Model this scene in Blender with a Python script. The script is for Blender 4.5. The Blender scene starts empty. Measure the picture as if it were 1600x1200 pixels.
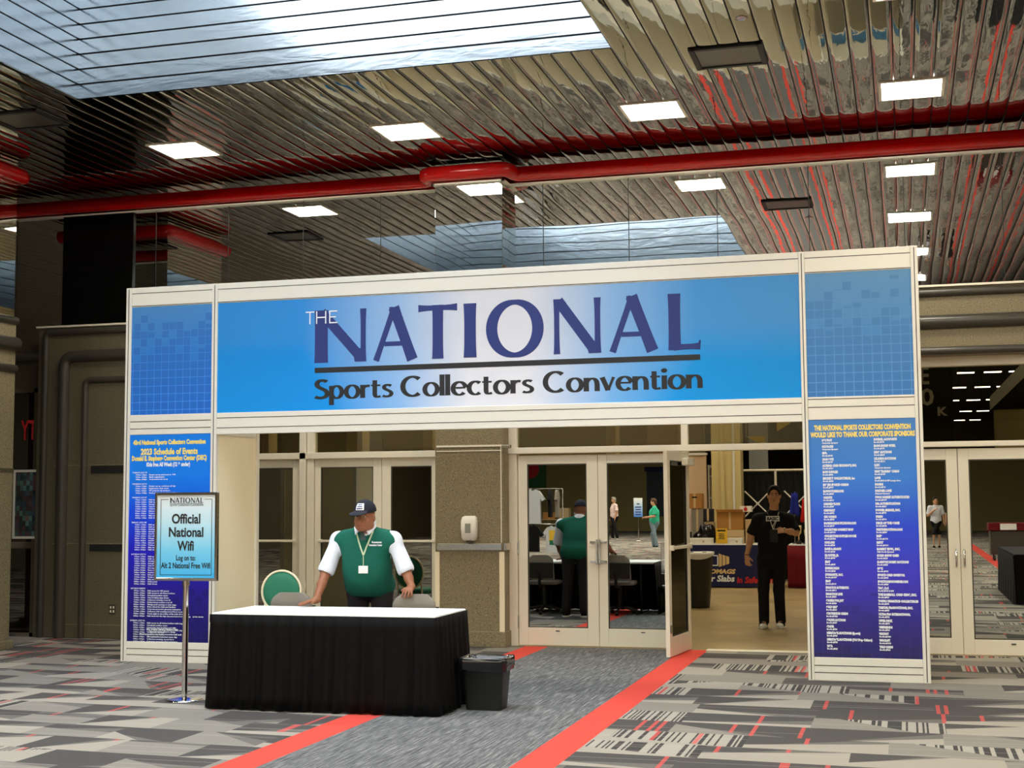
import bpy, bmesh, math, random
import numpy as np
from mathutils import Vector, Matrix

scene = bpy.context.scene
COL = scene.collection
R = math.radians

# ------------------------------------------------------------------ camera
FPX, YAW, PIT, ROL, CAMH = 2169.2355, -15.7245, 4.8688, -0.3929, 1.6
_y, _p, _r = R(YAW), R(PIT), R(ROL)
_f = Vector((math.sin(_y) * math.cos(_p), math.cos(_y) * math.cos(_p), math.sin(_p)))
_rt = Vector((math.cos(_y), -math.sin(_y), 0))
_up = _rt.cross(_f)
CR = _rt * math.cos(_r) + _up * math.sin(_r)
CU = _up * math.cos(_r) - _rt * math.sin(_r)
cam = bpy.data.cameras.new('camera')
cam.sensor_width = 36.0
cam.lens = FPX / 1600 * 36
cam.clip_end = 300
cam_ob = bpy.data.objects.new('camera', cam)
COL.objects.link(cam_ob)
_m = Matrix((CR, CU, -_f)).transposed().to_4x4()
_m.translation = (0, 0, CAMH)
cam_ob.matrix_world = _m
scene.camera = cam_ob

def at(px, py, Y):
    """point of the plane y = Y that the photograph shows at pixel (px, py)"""
    d = _f + CR * ((px - 800) / FPX) - CU * ((py - 600) / FPX)
    t = Y / d.y
    return Vector((d.x * t, Y, CAMH + d.z * t))

# ------------------------------------------------------------------ world, exposure
SKY_LIGHT = 3.4
LAMP = 25.0
HALL_LAMP = 9.0
scene.view_settings.view_transform = 'Standard'
scene.view_settings.look = 'None'
scene.view_settings.exposure = 1.05
scene.view_settings.gamma = 1.0
scene.view_settings.use_curve_mapping = False
scene.cycles.max_bounces = 10
scene.cycles.glossy_bounces = 7
scene.cycles.diffuse_bounces = 4
scene.cycles.transmission_bounces = 6
scene.cycles.transparent_max_bounces = 8
scene.cycles.sample_clamp_indirect = 5.0
world = bpy.data.worlds.new('world')
scene.world = world
world.use_nodes = True
world.node_tree.nodes['Background'].inputs[0].default_value = (0.10, 0.10, 0.09, 1)
world.node_tree.nodes['Background'].inputs[1].default_value = 0.25

# ------------------------------------------------------------------ materials
def srgb(r, g, b):
    f = lambda c: (c / 255 / 12.92) if c / 255 <= 0.04045 else ((c / 255 + 0.055) / 1.055) ** 2.4
    return (f(r), f(g), f(b), 1.0)

def mat(name, col=(0.8, 0.8, 0.8, 1), rough=0.5, metal=0.0, emit=None, es=1.0, spec=0.5):
    m = bpy.data.materials.new(name)
    m.use_nodes = True
    b = m.node_tree.nodes['Principled BSDF']
    b.inputs['Base Color'].default_value = col
    b.inputs['Roughness'].default_value = rough
    b.inputs['Metallic'].default_value = metal
    b.inputs['Specular IOR Level'].default_value = spec
    if emit:
        b.inputs['Emission Color'].default_value = emit
        b.inputs['Emission Strength'].default_value = es
    return m

class NT:
    """small helper that writes node maths"""
    def __init__(s, m):
        s.t = m.node_tree; s.n = s.t.nodes; s.l = s.t.links
        s.bsdf = s.n.get('Principled BSDF')
        c = s.n.new('ShaderNodeTexCoord'); s.obj = c.outputs['Object']
        x = s.n.new('ShaderNodeSeparateXYZ'); s.l.new(s.obj, x.inputs[0])
        s.x, s.y, s.z = x.outputs
    def put(s, sock, v):
        if hasattr(v, 'is_linked'): s.l.new(v, sock)
        else: sock.default_value = v
    def m(s, op, a, b=0.0, c=0.0):
        n = s.n.new('ShaderNodeMath'); n.operation = op
        s.put(n.inputs[0], a); s.put(n.inputs[1], b); s.put(n.inputs[2], c)
        return n.outputs[0]
    def comb(s, x, y, z=0.0):
        n = s.n.new('ShaderNodeCombineXYZ')
        for i, v in enumerate((x, y, z)): s.put(n.inputs[i], v)
        return n.outputs[0]
    def white(s, x, y=0.0):
        n = s.n.new('ShaderNodeTexWhiteNoise'); n.noise_dimensions = '3D'
        s.l.new(s.comb(x, y, 3.7), n.inputs['Vector'])
        return n.outputs['Value'], n.outputs['Color']
    def noise(s, scale, vec=None, detail=3.0, rough=0.55, stretch=None, dist=0.0):
        n = s.n.new('ShaderNodeTexNoise')
        v = vec if vec is not None else s.obj
        if stretch:
            mp = s.n.new('ShaderNodeMapping'); mp.inputs['Scale'].default_value = stretch
            s.l.new(v, mp.inputs[0]); v = mp.outputs[0]
        s.l.new(v, n.inputs['Vector'])
        n.inputs['Scale'].default_value = scale; n.inputs['Detail'].default_value = detail
        n.inputs['Roughness'].default_value = rough; n.inputs['Distortion'].default_value = dist
        return n.outputs['Fac']
    def mix(s, f, a, b):
        n = s.n.new('ShaderNodeMix'); n.data_type = 'RGBA'
        s.put(n.inputs[0], f); s.put(n.inputs[6], a); s.put(n.inputs[7], b)
        return n.outputs[2]
    def ramp(s, f, stops):
        n = s.n.new('ShaderNodeValToRGB'); e = n.color_ramp.elements
        while len(e) < len(stops): e.new(0.5)
        for k, (p, c) in enumerate(stops): e[k].position = p; e[k].color = c
        s.put(n.inputs[0], f)
        return n.outputs[0]
    def bump(s, h, strength=0.2, dist=0.01):
        n = s.n.new('ShaderNodeBump'); n.inputs['Strength'].default_value = strength
        n.inputs['Distance'].default_value = dist
        s.l.new(h, n.inputs['Height']); s.l.new(n.outputs[0], s.bsdf.inputs['Normal'])
    def color(s, c): s.put(s.bsdf.inputs['Base Color'], c)

def speckled(name, c1, c2, c3, scale=90, rough=0.45):
    m = mat(name, c1, rough); t = NT(m)
    a = t.noise(scale, detail=2.0, rough=0.7)
    t.color(t.ramp(a, [(0.30, c3), (0.45, c1), (0.60, c1), (0.72, c2)]))
    return m

def fabric(name, col, rough=0.9, scale=140, amount=0.25):
    m = mat(name, col, rough, spec=0.2); t = NT(m)
    a = t.noise(scale, detail=2.0)
    d = tuple(c * (1 - amount) for c in col[:3]) + (1,)
    l = tuple(min(1, c * (1 + amount)) for c in col[:3]) + (1,)
    t.color(t.mix(a, d, l)); t.bump(a, 0.25, 0.004)
    return m

def metal(name, col, rough, scale=4.0, stretch=(1, 1, 60)):
    m = mat(name, col, rough, 1.0); t = NT(m)
    a = t.noise(scale, stretch=stretch, detail=2.0)
    t.put(t.bsdf.inputs['Roughness'], t.m('MULTIPLY_ADD', a, 0.12, rough - 0.06))
    return m

M = {}
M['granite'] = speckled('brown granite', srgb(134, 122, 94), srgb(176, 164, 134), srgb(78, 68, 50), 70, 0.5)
M['granite_shaded'] = speckled('shaded granite', srgb(98, 90, 70), srgb(134, 124, 102), srgb(54, 48, 36), 70, 0.5)  # same granite as the brown one, its shade put into the colour
M['tube'] = mat('charcoal moulding', srgb(66, 62, 54), 0.32)
M['alu'] = metal('champagne aluminium', srgb(242, 236, 218), 0.42, 3.0, (40, 40, 1))
M['alu'].node_tree.nodes['Principled BSDF'].inputs['Metallic'].default_value = 0.05
M['silver'] = metal('anodised silver frame', srgb(240, 236, 224), 0.40, 3.0, (1, 1, 60))
M['silver'].node_tree.nodes['Principled BSDF'].inputs['Metallic'].default_value = 0.15
M['chrome'] = metal('polished chrome', (0.75, 0.74, 0.72, 1), 0.10, 2.0)
M['steel'] = metal('brushed steel', (0.62, 0.60, 0.56, 1), 0.22, 3.0, (60, 1, 1))
M['red'] = mat('red gloss paint', srgb(182, 4, 7), 0.22)
M['black'] = mat('black paint', srgb(16, 16, 17), 0.55)
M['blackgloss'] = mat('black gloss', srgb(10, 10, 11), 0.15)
M['rubber'] = mat('black plastic', srgb(26, 27, 26), 0.42)
M['white'] = mat('white plastic', srgb(236, 234, 226), 0.35)
M['paper'] = mat('white paper', srgb(240, 240, 238), 0.6)
M['cream'] = mat('cream laminate', srgb(246, 234, 204), 0.55)
M['creamwall'] = mat('cream painted post', srgb(214, 196, 138), 0.6)
M['ink_navy'] = mat('navy print', srgb(30, 48, 120), 0.5)
M['ink_black'] = mat('black print', srgb(28, 28, 32), 0.5)
M['ink_white'] = mat('white print', srgb(240, 244, 250), 0.5)
M['ink_yellow'] = mat('yellow print', srgb(250, 226, 120), 0.5)
M['ink_red'] = mat('red print', srgb(196, 30, 36), 0.5)
M['ink_gold'] = mat('gold print', srgb(224, 196, 140), 0.5)
M['lamp'] = mat('lit lamp panel', (0.9, 0.9, 0.85, 1), 0.5, emit=(1.0, 0.93, 0.76, 1), es=LAMP)
M['strip'] = mat('lit strip lamp', (0.9, 0.9, 0.85, 1), 0.5, emit=(1.0, 0.90, 0.70, 1), es=HALL_LAMP)
M['skylight'] = mat('daylit skylight glass', (0.8, 0.85, 0.9, 1), 0.5, emit=(0.88, 0.95, 1.0, 1), es=SKY_LIGHT)
_t = NT(M['skylight'])
_n = _t.noise(0.7, detail=3)
_t.put(_t.bsdf.inputs['Emission Color'], _t.mix(_n, (0.55, 0.75, 1.0, 1), (1.1, 1.08, 1.0, 1)))

# mirror finish of ceiling planks: metal that waves a little
M['plank'] = mat('mirror metal plank', (0.30, 0.29, 0.27, 1), 0.025, 1.0)
_t = NT(M['plank'])
_n = _t.noise(1.0, stretch=(9.0, 2.2, 1.0), detail=2.0, dist=0.5)
_t.bump(_n, 0.10, 0.012)
M['plankback'] = mat('dark plank groove', srgb(20, 19, 17), 0.6)
M['wellplank'] = mat('satin mirror plank', (0.27, 0.295, 0.315, 1), 0.16, 1.0)
_t = NT(M['wellplank'])
_n = _t.noise(1.0, stretch=(2.0, 2.0, 9.0), detail=2.0, dist=0.8)
_t.bump(_n, 0.085, 0.02)
M['mirror'] = mat('wall mirror', (0.76, 0.78, 0.76, 1), 0.012, 1.0)
_t = NT(M['mirror'])
_n = _t.noise(1.0, stretch=(0.9, 0.9, 2.2), detail=1.0)
_t.bump(_n, 0.12, 0.01)

def glass(name, refl, reflcol, tint, rough=0.0, wave=0.0):
    m = bpy.data.materials.new(name); m.use_nodes = True
    t = m.node_tree; t.nodes.clear()
    o = t.nodes.new('ShaderNodeOutputMaterial'); mx = t.nodes.new('ShaderNodeMixShader')
    g = t.nodes.new('ShaderNodeBsdfGlossy'); tr = t.nodes.new('ShaderNodeBsdfTransparent')
    g.inputs['Color'].default_value = reflcol; g.inputs['Roughness'].default_value = rough
    tr.inputs['Color'].default_value = tint
    mx.inputs[0].default_value = refl
    t.links.new(tr.outputs[0], mx.inputs[1]); t.links.new(g.outputs[0], mx.inputs[2])
    t.links.new(mx.outputs[0], o.inputs[0])
    return m
M['doorglass'] = glass('mirrored door glass', 0.90, (0.62, 0.63, 0.58, 1), (0.30, 0.28, 0.22, 1))
M['darkglass'] = glass('dark tinted glass', 0.55, (0.30, 0.30, 0.27, 1), (0.10, 0.10, 0.09, 1))
M['leftglass'] = glass('tinted door glass', 0.85, (0.32, 0.32, 0.28, 1), (0.25, 0.23, 0.18, 1))
M['clearglass'] = glass('transom glass', 0.12, (0.7, 0.7, 0.65, 1), (0.72, 0.70, 0.62, 1))

# carpet -----------------------------------------------------------
def carpet():
    m = mat('patterned carpet', (0.2, 0.2, 0.2, 1), 0.95, spec=0.1); t = NT(m)
    x, y = t.x, t.y
    # warp rows a little so wedges differ
    yy = t.m('DIVIDE', t.m('MULTIPLY_ADD', x, 0.06, y), 0.46); row = t.m('FLOOR', yy); fy = t.m('FRACT', yy)
    w0, _ = t.white(row, 5.0)
    u = t.m('DIVIDE', t.m('ADD', x, t.m('MULTIPLY', w0, 7.0)), t.m('MULTIPLY_ADD', t.m('GREATER_THAN', x, -2.6), 0.30, 0.62))
    col = t.m('FLOOR', u); fx = t.m('FRACT', u)
    w1, wc = t.white(col, row)
    sp = t.n.new('ShaderNodeSeparateColor'); t.l.new(wc, sp.inputs[0])
    r1, r2, r3 = sp.outputs
    e0 = t.m('MULTIPLY_ADD', r1, 2.0, -0.5); e1 = t.m('MULTIPLY_ADD', r2, 2.0, -0.5)
    edge = t.m('ADD', e0, t.m('MULTIPLY', t.m('SUBTRACT', e1, e0), fx))
    tri = t.m('LESS_THAN', fy, edge)
    edge2 = t.m('ADD', edge, t.m('MULTIPLY_ADD', fx, 0.5, -0.1))
    tri2 = t.m('LESS_THAN', fy, edge2)
    dark, mid, light = srgb(78, 76, 76), srgb(118, 114, 110), srgb(182, 175, 163)
    base = t.mix(tri2, dark, mid)
    lite = t.mix(t.m('GREATER_THAN', w1, 0.55), light, srgb(152, 147, 139))
    base = t.mix(tri, base, lite)
    stk = t.noise(1.0, stretch=(4, 60, 1), detail=3.0)
    base = t.mix(t.m('MULTIPLY', stk, 0.30), base, srgb(112, 108, 104))
    # bar code stripes run along y
    b, _ = t.white(t.m('FLOOR', t.m('DIVIDE', x, 0.014)), t.m('ADD', row, 40.0))
    bars = t.m('GREATER_THAN', b, 0.5)
    right = t.m('GREATER_THAN', x, -2.6)
    lim = t.m('MULTIPLY_ADD', right, -0.30, 0.86)
    mask = t.m('MULTIPLY', t.m('GREATER_THAN', r3, lim), t.m('SUBTRACT', 1.0, tri))
    barc = t.mix(bars, srgb(72, 70, 70), srgb(178, 172, 162))
    base = t.mix(mask, base, barc)
    rd, _ = t.white(t.m('FLOOR', t.m('DIVIDE', x, 0.030)), row)
    redm = t.m('MULTIPLY', t.m('GREATER_THAN', rd, 0.962), t.m('SUBTRACT', 1.0, tri))
    base = t.mix(t.m('MULTIPLY', redm, 0.75), base, srgb(222, 92, 88))
    # long thin light threads
    th, _ = t.white(t.m('FLOOR', t.m('DIVIDE', y, 0.012)), col)
    base = t.mix(t.m('MULTIPLY', t.m('GREATER_THAN', th, 0.97), 0.25), base, srgb(210, 204, 196))
    # runner
    st = t.noise(1.0, stretch=(110, 2.6, 1), detail=4.0, rough=0.75)
    st2 = t.noise(1.0, stretch=(30, 9, 1), detail=2.0)
    run = t.ramp(t.m('MULTIPLY_ADD', st2, 0.12, t.m('MULTIPLY', st, 0.90)), [(0.36, srgb(68, 70, 74)), (0.51, srgb(108, 110, 113)), (0.64, srgb(172, 172, 170))])
    def band(a, b2): return t.m('MULTIPLY', t.m('GREATER_THAN', x, a), t.m('LESS_THAN', x, b2))
    base = t.mix(band(-4.0, -2.2), base, run)
    for a in (-4.127, -2.355, 2.02, 3.79):
        base = t.mix(band(a, a + 0.268), base, srgb(236, 84, 72))
    fib = t.noise(260, detail=1.0)
    base = t.mix(t.m('MULTIPLY', fib, 0.35), base, srgb(70, 66, 64))
    t.color(base); t.bump(fib, 0.3, 0.004)
    return m
M['carpet'] = carpet()
M['concrete'] = mat('polished concrete', srgb(168, 148, 108), 0.30)
_t = NT(M['concrete']); _n = _t.noise(0.9, detail=6, rough=0.65)
_t.color(_t.ramp(_n, [(0.3, srgb(138, 120, 84)), (0.55, srgb(176, 154, 110)), (0.75, srgb(200, 180, 136))]))

def gradient(name, axis, stops, lo, hi, squares=None, rough=0.45):
    """printed panel: colour runs along an axis, with small printed squares"""
    m = mat(name, (0.5, 0.5, 0.5, 1), rough, spec=0.3); t = NT(m)
    v = {'x': t.x, 'z': t.z}[axis]
    f = t.m('DIVIDE', t.m('SUBTRACT', v, lo), hi - lo)
    c = t.ramp(f, stops)
    if squares:
        size, lite, dark, z0, z1 = squares
        a = t.m('DIVIDE', t.x, size); b = t.m('DIVIDE', t.z, size)
        fx = t.m('FRACT', a); fz = t.m('FRACT', b)
        ins = t.m('MULTIPLY', t.m('MULTIPLY', t.m('GREATER_THAN', fx, 0.09), t.m('GREATER_THAN', fz, 0.09)), 1.0)
        w, _ = t.white(t.m('FLOOR', a), t.m('FLOOR', b))
        fade = t.m('DIVIDE', t.m('SUBTRACT', z1, t.z), z1 - z0)          # 1 at the bottom
        on = t.m('LESS_THAN', w, t.m('MULTIPLY_ADD', fade, 1.9, -0.05))
        c = t.mix(t.m('MULTIPLY', t.m('MULTIPLY', ins, on), 0.5), c, dark)
        line = t.m('MULTIPLY', t.m('SUBTRACT', 1.0, ins), t.m('MAXIMUM', 0.0, t.m('MINIMUM', 1.0, t.m('MULTIPLY_ADD', fade, 1.4, -0.25))))
        c = t.mix(t.m('MULTIPLY', line, 0.5), c, lite)
    t.color(c)
    return m
M['banner'] = gradient('banner print', 'x', [(0.0, srgb(38, 142, 220)), (0.16, srgb(44, 144, 222)), (0.34, srgb(158, 192, 232)), (0.46, srgb(226, 226, 232)), (0.56, srgb(226, 226, 232)), (0.70, srgb(140, 184, 230)), (0.84, srgb(72, 154, 222)), (1.0, srgb(72, 150, 218))], -6.74, -0.87)
_t = NT(M['banner'])
_src = _t.bsdf.inputs['Base Color'].links[0].from_socket
_fz = _t.m('MAXIMUM', 0.0, _t.m('MINIMUM', 1.0, _t.m('DIVIDE', _t.m('SUBTRACT', 3.25, _t.z), 0.8)))
_hs = _t.n.new('ShaderNodeHueSaturation'); _t.l.new(_src, _hs.inputs['Color'])
_t.put(_hs.inputs['Saturation'], _t.m('MULTIPLY_ADD', _fz, 0.22, 1.0)); _t.put(_hs.inputs['Value'], _t.m('MULTIPLY_ADD', _fz, 0.22, 0.98))
_t.color(_hs.outputs[0])
M['blue_left'] = gradient('squares print left', 'z', [(0, srgb(30, 116, 226)), (0.55, srgb(44, 124, 206)), (1, srgb(72, 140, 202))], 2.53, 3.66, (0.083, srgb(90, 168, 250), srgb(34, 100, 186), 2.53, 3.66))
M['blue_right'] = gradient('squares print right', 'z', [(0, srgb(66, 134, 212)), (0.5, srgb(78, 142, 204)), (1, srgb(98, 152, 200))], 2.53, 3.66, (0.083, srgb(124, 178, 226), srgb(66, 122, 184), 2.53, 3.66))
M['schedule'] = gradient('schedule print', 'z', [(0, srgb(26, 18, 92)), (0.22, srgb(34, 20, 140)), (0.45, srgb(26, 22, 200)), (0.62, srgb(8, 76, 236)), (0.8, srgb(2, 128, 244)), (1, srgb(10, 130, 240))], 0.206, 2.323, (0.083, srgb(70, 70, 220), srgb(20, 16, 110), -1.4, 1.0))
M['sponsors'] = gradient('sponsors print', 'z', [(0, srgb(46, 42, 96)), (0.15, srgb(56, 46, 140)), (0.35, srgb(66, 60, 205)), (0.55, srgb(46, 78, 222)), (0.75, srgb(62, 132, 226)), (1, srgb(76, 136, 206))], 0.206, 2.323, (0.083, srgb(96, 92, 210), srgb(50, 44, 130), -1.4, 1.0))
M['wifi'] = gradient('wifi poster print', 'z', [(0, srgb(56, 186, 250)), (0.35, srgb(126, 214, 252)), (0.65, srgb(196, 236, 253)), (1, srgb(246, 250, 252))], 0.97, 1.70)

# ------------------------------------------------------------------ mesh helpers
class MB:
    def __init__(s): s.v = []; s.f = []; s.m = []; s.s = []
    def add(s, vs, fs, mi=0, smooth=False):
        o = len(s.v); s.v += [tuple(v) for v in vs]
        for f in fs:
            s.f.append([i + o for i in f]); s.m.append(mi); s.s.append(smooth)
        return s
    def box(s, x0, x1, y0, y1, z0, z1, mi=0, b=0.0, T=None):
        if x0 > x1: x0, x1 = x1, x0
        if y0 > y1: y0, y1 = y1, y0
        if z0 > z1: z0, z1 = z1, z0
        b = min(b, 0.45 * min(x1 - x0, y1 - y0, z1 - z0))
        if b <= 0:
            vs = [(x, y, z) for x in (x0, x1) for y in (y0, y1) for z in (z0, z1)]
            fs = [(0, 1, 3, 2), (4, 6, 7, 5), (0, 4, 5, 1), (2, 3, 7, 6), (0, 2, 6, 4), (1, 5, 7, 3)]
        else:
            bm = bmesh.new(); bmesh.ops.create_cube(bm, size=1)
            for v in bm.verts:
                v.co = Vector(((x0 + x1) / 2 + v.co.x * (x1 - x0), (y0 + y1) / 2 + v.co.y * (y1 - y0), (z0 + z1) / 2 + v.co.z * (z1 - z0)))
            bmesh.ops.bevel(bm, geom=bm.edges[:], offset=b, segments=2, affect='EDGES', profile=0.5)
            bm.verts.index_update()
            vs = [v.co.copy() for v in bm.verts]; fs = [[v.index for v in f.verts] for f in bm.faces]; bm.free()
        if T is not None: vs = [T @ Vector(v) for v in vs]
        return s.add(vs, fs, mi)
    def cyl(s, a, b, r0, r1=None, n=16, mi=0, caps=True, smooth=True):
        a, b = Vector(a), Vector(b); r1 = r0 if r1 is None else r1
        d = (b - a).normalized(); u = d.orthogonal().normalized(); w = d.cross(u)
        vs = []
        for c, r in ((a, r0), (b, r1)):
            for k in range(n):
                t = 2 * math.pi * k / n; vs.append(c + u * (r * math.cos(t)) + w * (r * math.sin(t)))
        s.add(vs, [(k, (k + 1) % n, n + (k + 1) % n, n + k) for k in range(n)], mi, smooth)
        if caps: s.add(vs, [tuple(range(n))[::-1], tuple(range(n, 2 * n))], mi)
        return s
    def tube(s, pts, r, n=10, mi=0, closed=False, caps=True, radii=None):
        pts = [Vector(p) for p in pts]; N = len(pts); vs = []; u = None
        for i, p in enumerate(pts):
            if closed: d = pts[(i + 1) % N] - pts[i - 1]
            else: d = pts[min(i + 1, N - 1)] - pts[max(i - 1, 0)]
            d.normalize()
            u = d.orthogonal().normalized() if u is None else (u - d * u.dot(d)).normalized()
            w = d.cross(u); rr = radii[i] if radii else r
            for k in range(n):
                t = 2 * math.pi * k / n; vs.append(p + u * (rr * math.cos(t)) + w * (rr * math.sin(t)))
        fs = []
        for i in range(N if closed else N - 1):
            j = (i + 1) % N
            fs += [(i * n + k, i * n + (k + 1) % n, j * n + (k + 1) % n, j * n + k) for k in range(n)]
        s.add(vs, fs, mi, True)
        if caps and not closed: s.add(vs, [tuple(range(n))[::-1], tuple(range((N - 1) * n, N * n))], mi)
        return s
    def lathe(s, prof, c=(0, 0, 0), n=24, mi=0, smooth=True):
        vs = []; m = len(prof)
        for k in range(n):
            t = 2 * math.pi * k / n
            for r, z in prof: vs.append((c[0] + r * math.cos(t), c[1] + r * math.sin(t), c[2] + z))
        fs = []
        for k in range(n):
            j = (k + 1) % n
            for i in range(m - 1): fs.append((k * m + i, j * m + i, j * m + i + 1, k * m + i + 1))
        return s.add(vs, fs, mi, smooth)
    def prism(s, poly, y0, y1, mi=0, axis='y'):
        """polygon given in (x, z), pushed along y (or another axis)"""
        n = len(poly); vs = []
        for d in (y0, y1):
            for a, b in poly:
                vs.append((a, d, b) if axis == 'y' else ((d, a, b) if axis == 'x' else (a, b, d)))
        s.add(vs, [tuple(range(n)), tuple(range(n, 2 * n))[::-1]] + [(k, n + k, n + (k + 1) % n, (k + 1) % n) for k in range(n)], mi)
        return s
    def grid(s, P, mi=0, smooth=True, wrap=False):
        """rows of points"""
        n, m = len(P), len(P[0]); vs = [q for r in P for q in r]; fs = []
        for i in range(n - 1):
            for j in range(m if wrap else m - 1):
                k = (j + 1) % m; fs.append((i * m + j, i * m + k, (i + 1) * m + k, (i + 1) * m + j))
        return s.add(vs, fs, mi, smooth)
    def ell(s, c, r, n=16, mi=0, Rm=None):
        P = []
        for i in range(n // 2 + 1):
            a = math.pi * i / (n // 2); row = []
            for k in range(n):
                t = 2 * math.pi * k / n
                v = Vector((r[0] * math.sin(a) * math.cos(t), r[1] * math.sin(a) * math.sin(t), r[2] * math.cos(a)))
                if Rm is not None: v = Rm @ v
                row.append(v + Vector(c))
            P.append(row)
        return s.grid(P, mi, True, True)
    def xf(s, T):
        s.v = [tuple(T @ Vector(v)) for v in s.v]; return s
    def build(s, name, mats, parent=None, fix=True, local=True):
        me = bpy.data.meshes.new(name)
        vs = s.v
        o = bpy.data.objects.new(name, me)
        if parent is not None:
            o.parent = parent
            if local:                                   # points were given in world space
                inv = ROOT_INV(parent)
                vs = [tuple(inv @ Vector(v)) for v in vs]
        me.from_pydata(vs, [], s.f)
        if not isinstance(mats, (list, tuple)): mats = [mats]
        for m_ in mats: me.materials.append(M[m_] if isinstance(m_, str) else m_)
        me.polygons.foreach_set('material_index', s.m)
        me.polygons.foreach_set('use_smooth', s.s)
        me.validate(); me.update()
        if fix:
            bm = bmesh.new(); bm.from_mesh(me)
            bmesh.ops.recalc_face_normals(bm, faces=bm.faces[:]); bm.to_mesh(me); bm.free()
        COL.objects.link(o)
        return o

def ROOT_INV(o):
    m = Matrix.Identity(4)
    while o is not None:
        m = o.matrix_basis @ m if o.parent is None else o.matrix_basis @ m
        o = o.parent
    return m.inverted()

def tag(o, label, cat, group=None):
    o['label'] = label; o['category'] = cat
    if group: o['group'] = group
    return o

def thing(name, label, cat, loc=(0, 0, 0), rz=0.0, group=None):
    o = bpy.data.objects.new(name, None); COL.objects.link(o)
    o.empty_display_size = 0.1
    o.location = loc; o.rotation_euler = (0, 0, rz)
    return tag(o, label, cat, group)

def struct(o, label=None):
    o['kind'] = 'structure'
    if label: o['label'] = label
    return o

def copy_tree(o, parent=None):
    c = o.copy(); COL.objects.link(c)
    if parent is not None: c.parent = parent
    for ch in list(o.children): copy_tree(ch, c)
    return c

_font_cache = {}
def text_faces(body, size, sx=1.0, bold=0.0, align='LEFT', res=2, shear=0.0):
    """faces of built-in lettering in the (x, z) plane, baseline at 0"""
    key = (body, size, sx, bold, align, res, shear)
    if key in _font_cache: return _font_cache[key]
    cu = bpy.data.curves.new('lettering', 'FONT'); cu.body = body; cu.size = size
    cu.align_x = align; cu.resolution_u = res; cu.offset = bold; cu.shear = shear
    ob = bpy.data.objects.new('lettering', cu)
    me = ob.to_mesh()
    vs = [(v.co.x * sx, v.co.y) for v in me.vertices]; fs = [tuple(p.vertices) for p in me.polygons]
    ob.to_mesh_clear(); bpy.data.objects.remove(ob); bpy.data.curves.remove(cu)
    _font_cache[key] = (vs, fs)
    return vs, fs

def put_text(mb, body, x, y, z, size, sx=1.0, bold=0.0, align='LEFT', mi=0, width=None, T=None, res=2, shear=0.0, mirror=False):
    """letters lie in the plane y, read from -y; width squeezes the line to a measured length"""
    vs, fs = text_faces(body, size, sx, bold, align, res, shear)
    if not vs: return
    if width:
        xs = [v[0] for v in vs]; k = width / max(1e-6, max(xs) - min(xs))
        vs = [(v[0] * k, v[1]) for v in vs]
    if mirror: vs = [(-v[0], v[1]) for v in vs]
    P = [Vector((x + a, y, z + b)) for a, b in vs]
    if T is not None: P = [T @ q for q in P]
    mb.add(P, fs, mi)

# flared sans lettering of the header sign, drawn from strokes -----------------
def stroke(pts, thick, thin, flare=0.0, closed=False):
    """pen ribbon: wide on verticals, thin on horizontals"""
    P = [Vector((a, b)) for a, b in pts]; n = len(P); L = []; Rr = []
    for i, p in enumerate(P):
        d = (P[(i + 1) % n] - P[i - 1]) if closed else (P[min(i + 1, n - 1)] - P[max(i - 1, 0)])
        d.normalize(); w = thin + (thick - thin) * abs(d.y) ** 1.3
        if flare and not closed:
            t = i / (n - 1); w *= 1 + flare * (abs(2 * t - 1) ** 3)
        nn = Vector((-d.y, d.x)) * (w / 2); L.append(p + nn); Rr.append(p - nn)
    vs = [(q.x, q.y) for q in L + Rr]
    fs = [(i, (i + 1) % n, n + (i + 1) % n, n + i) for i in range(n if closed else n - 1)]
    return vs, fs

def line(a, b, n=8): return [(a[0] + (b[0] - a[0]) * i / n, a[1] + (b[1] - a[1]) * i / n) for i in range(n + 1)]
def arc(cx, cy, rx, ry, a0, a1, n=28): return [(cx + rx * math.cos(R(a0 + (a1 - a0) * i / n)), cy + ry * math.sin(R(a0 + (a1 - a0) * i / n))) for i in range(n + 1)]
def bez(p, n=14):
    out = []
    for k in range(0, len(p) - 1, 3):
        a, b, c, d = p[k:k + 4]
        for i in range(n + (k + 3 >= len(p) - 1)):
            t = i / n; u = 1 - t
            out.append((u**3 * a[0] + 3*u*u*t*b[0] + 3*u*t*t*c[0] + t**3 * d[0], u**3 * a[1] + 3*u*u*t*b[1] + 3*u*t*t*c[1] + t**3 * d[1]))
    return out
# ------------------------------------------------------------------ soft bodies: distance fields turned into one continuous surface
def V(*a): return np.array(a, float)

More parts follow.
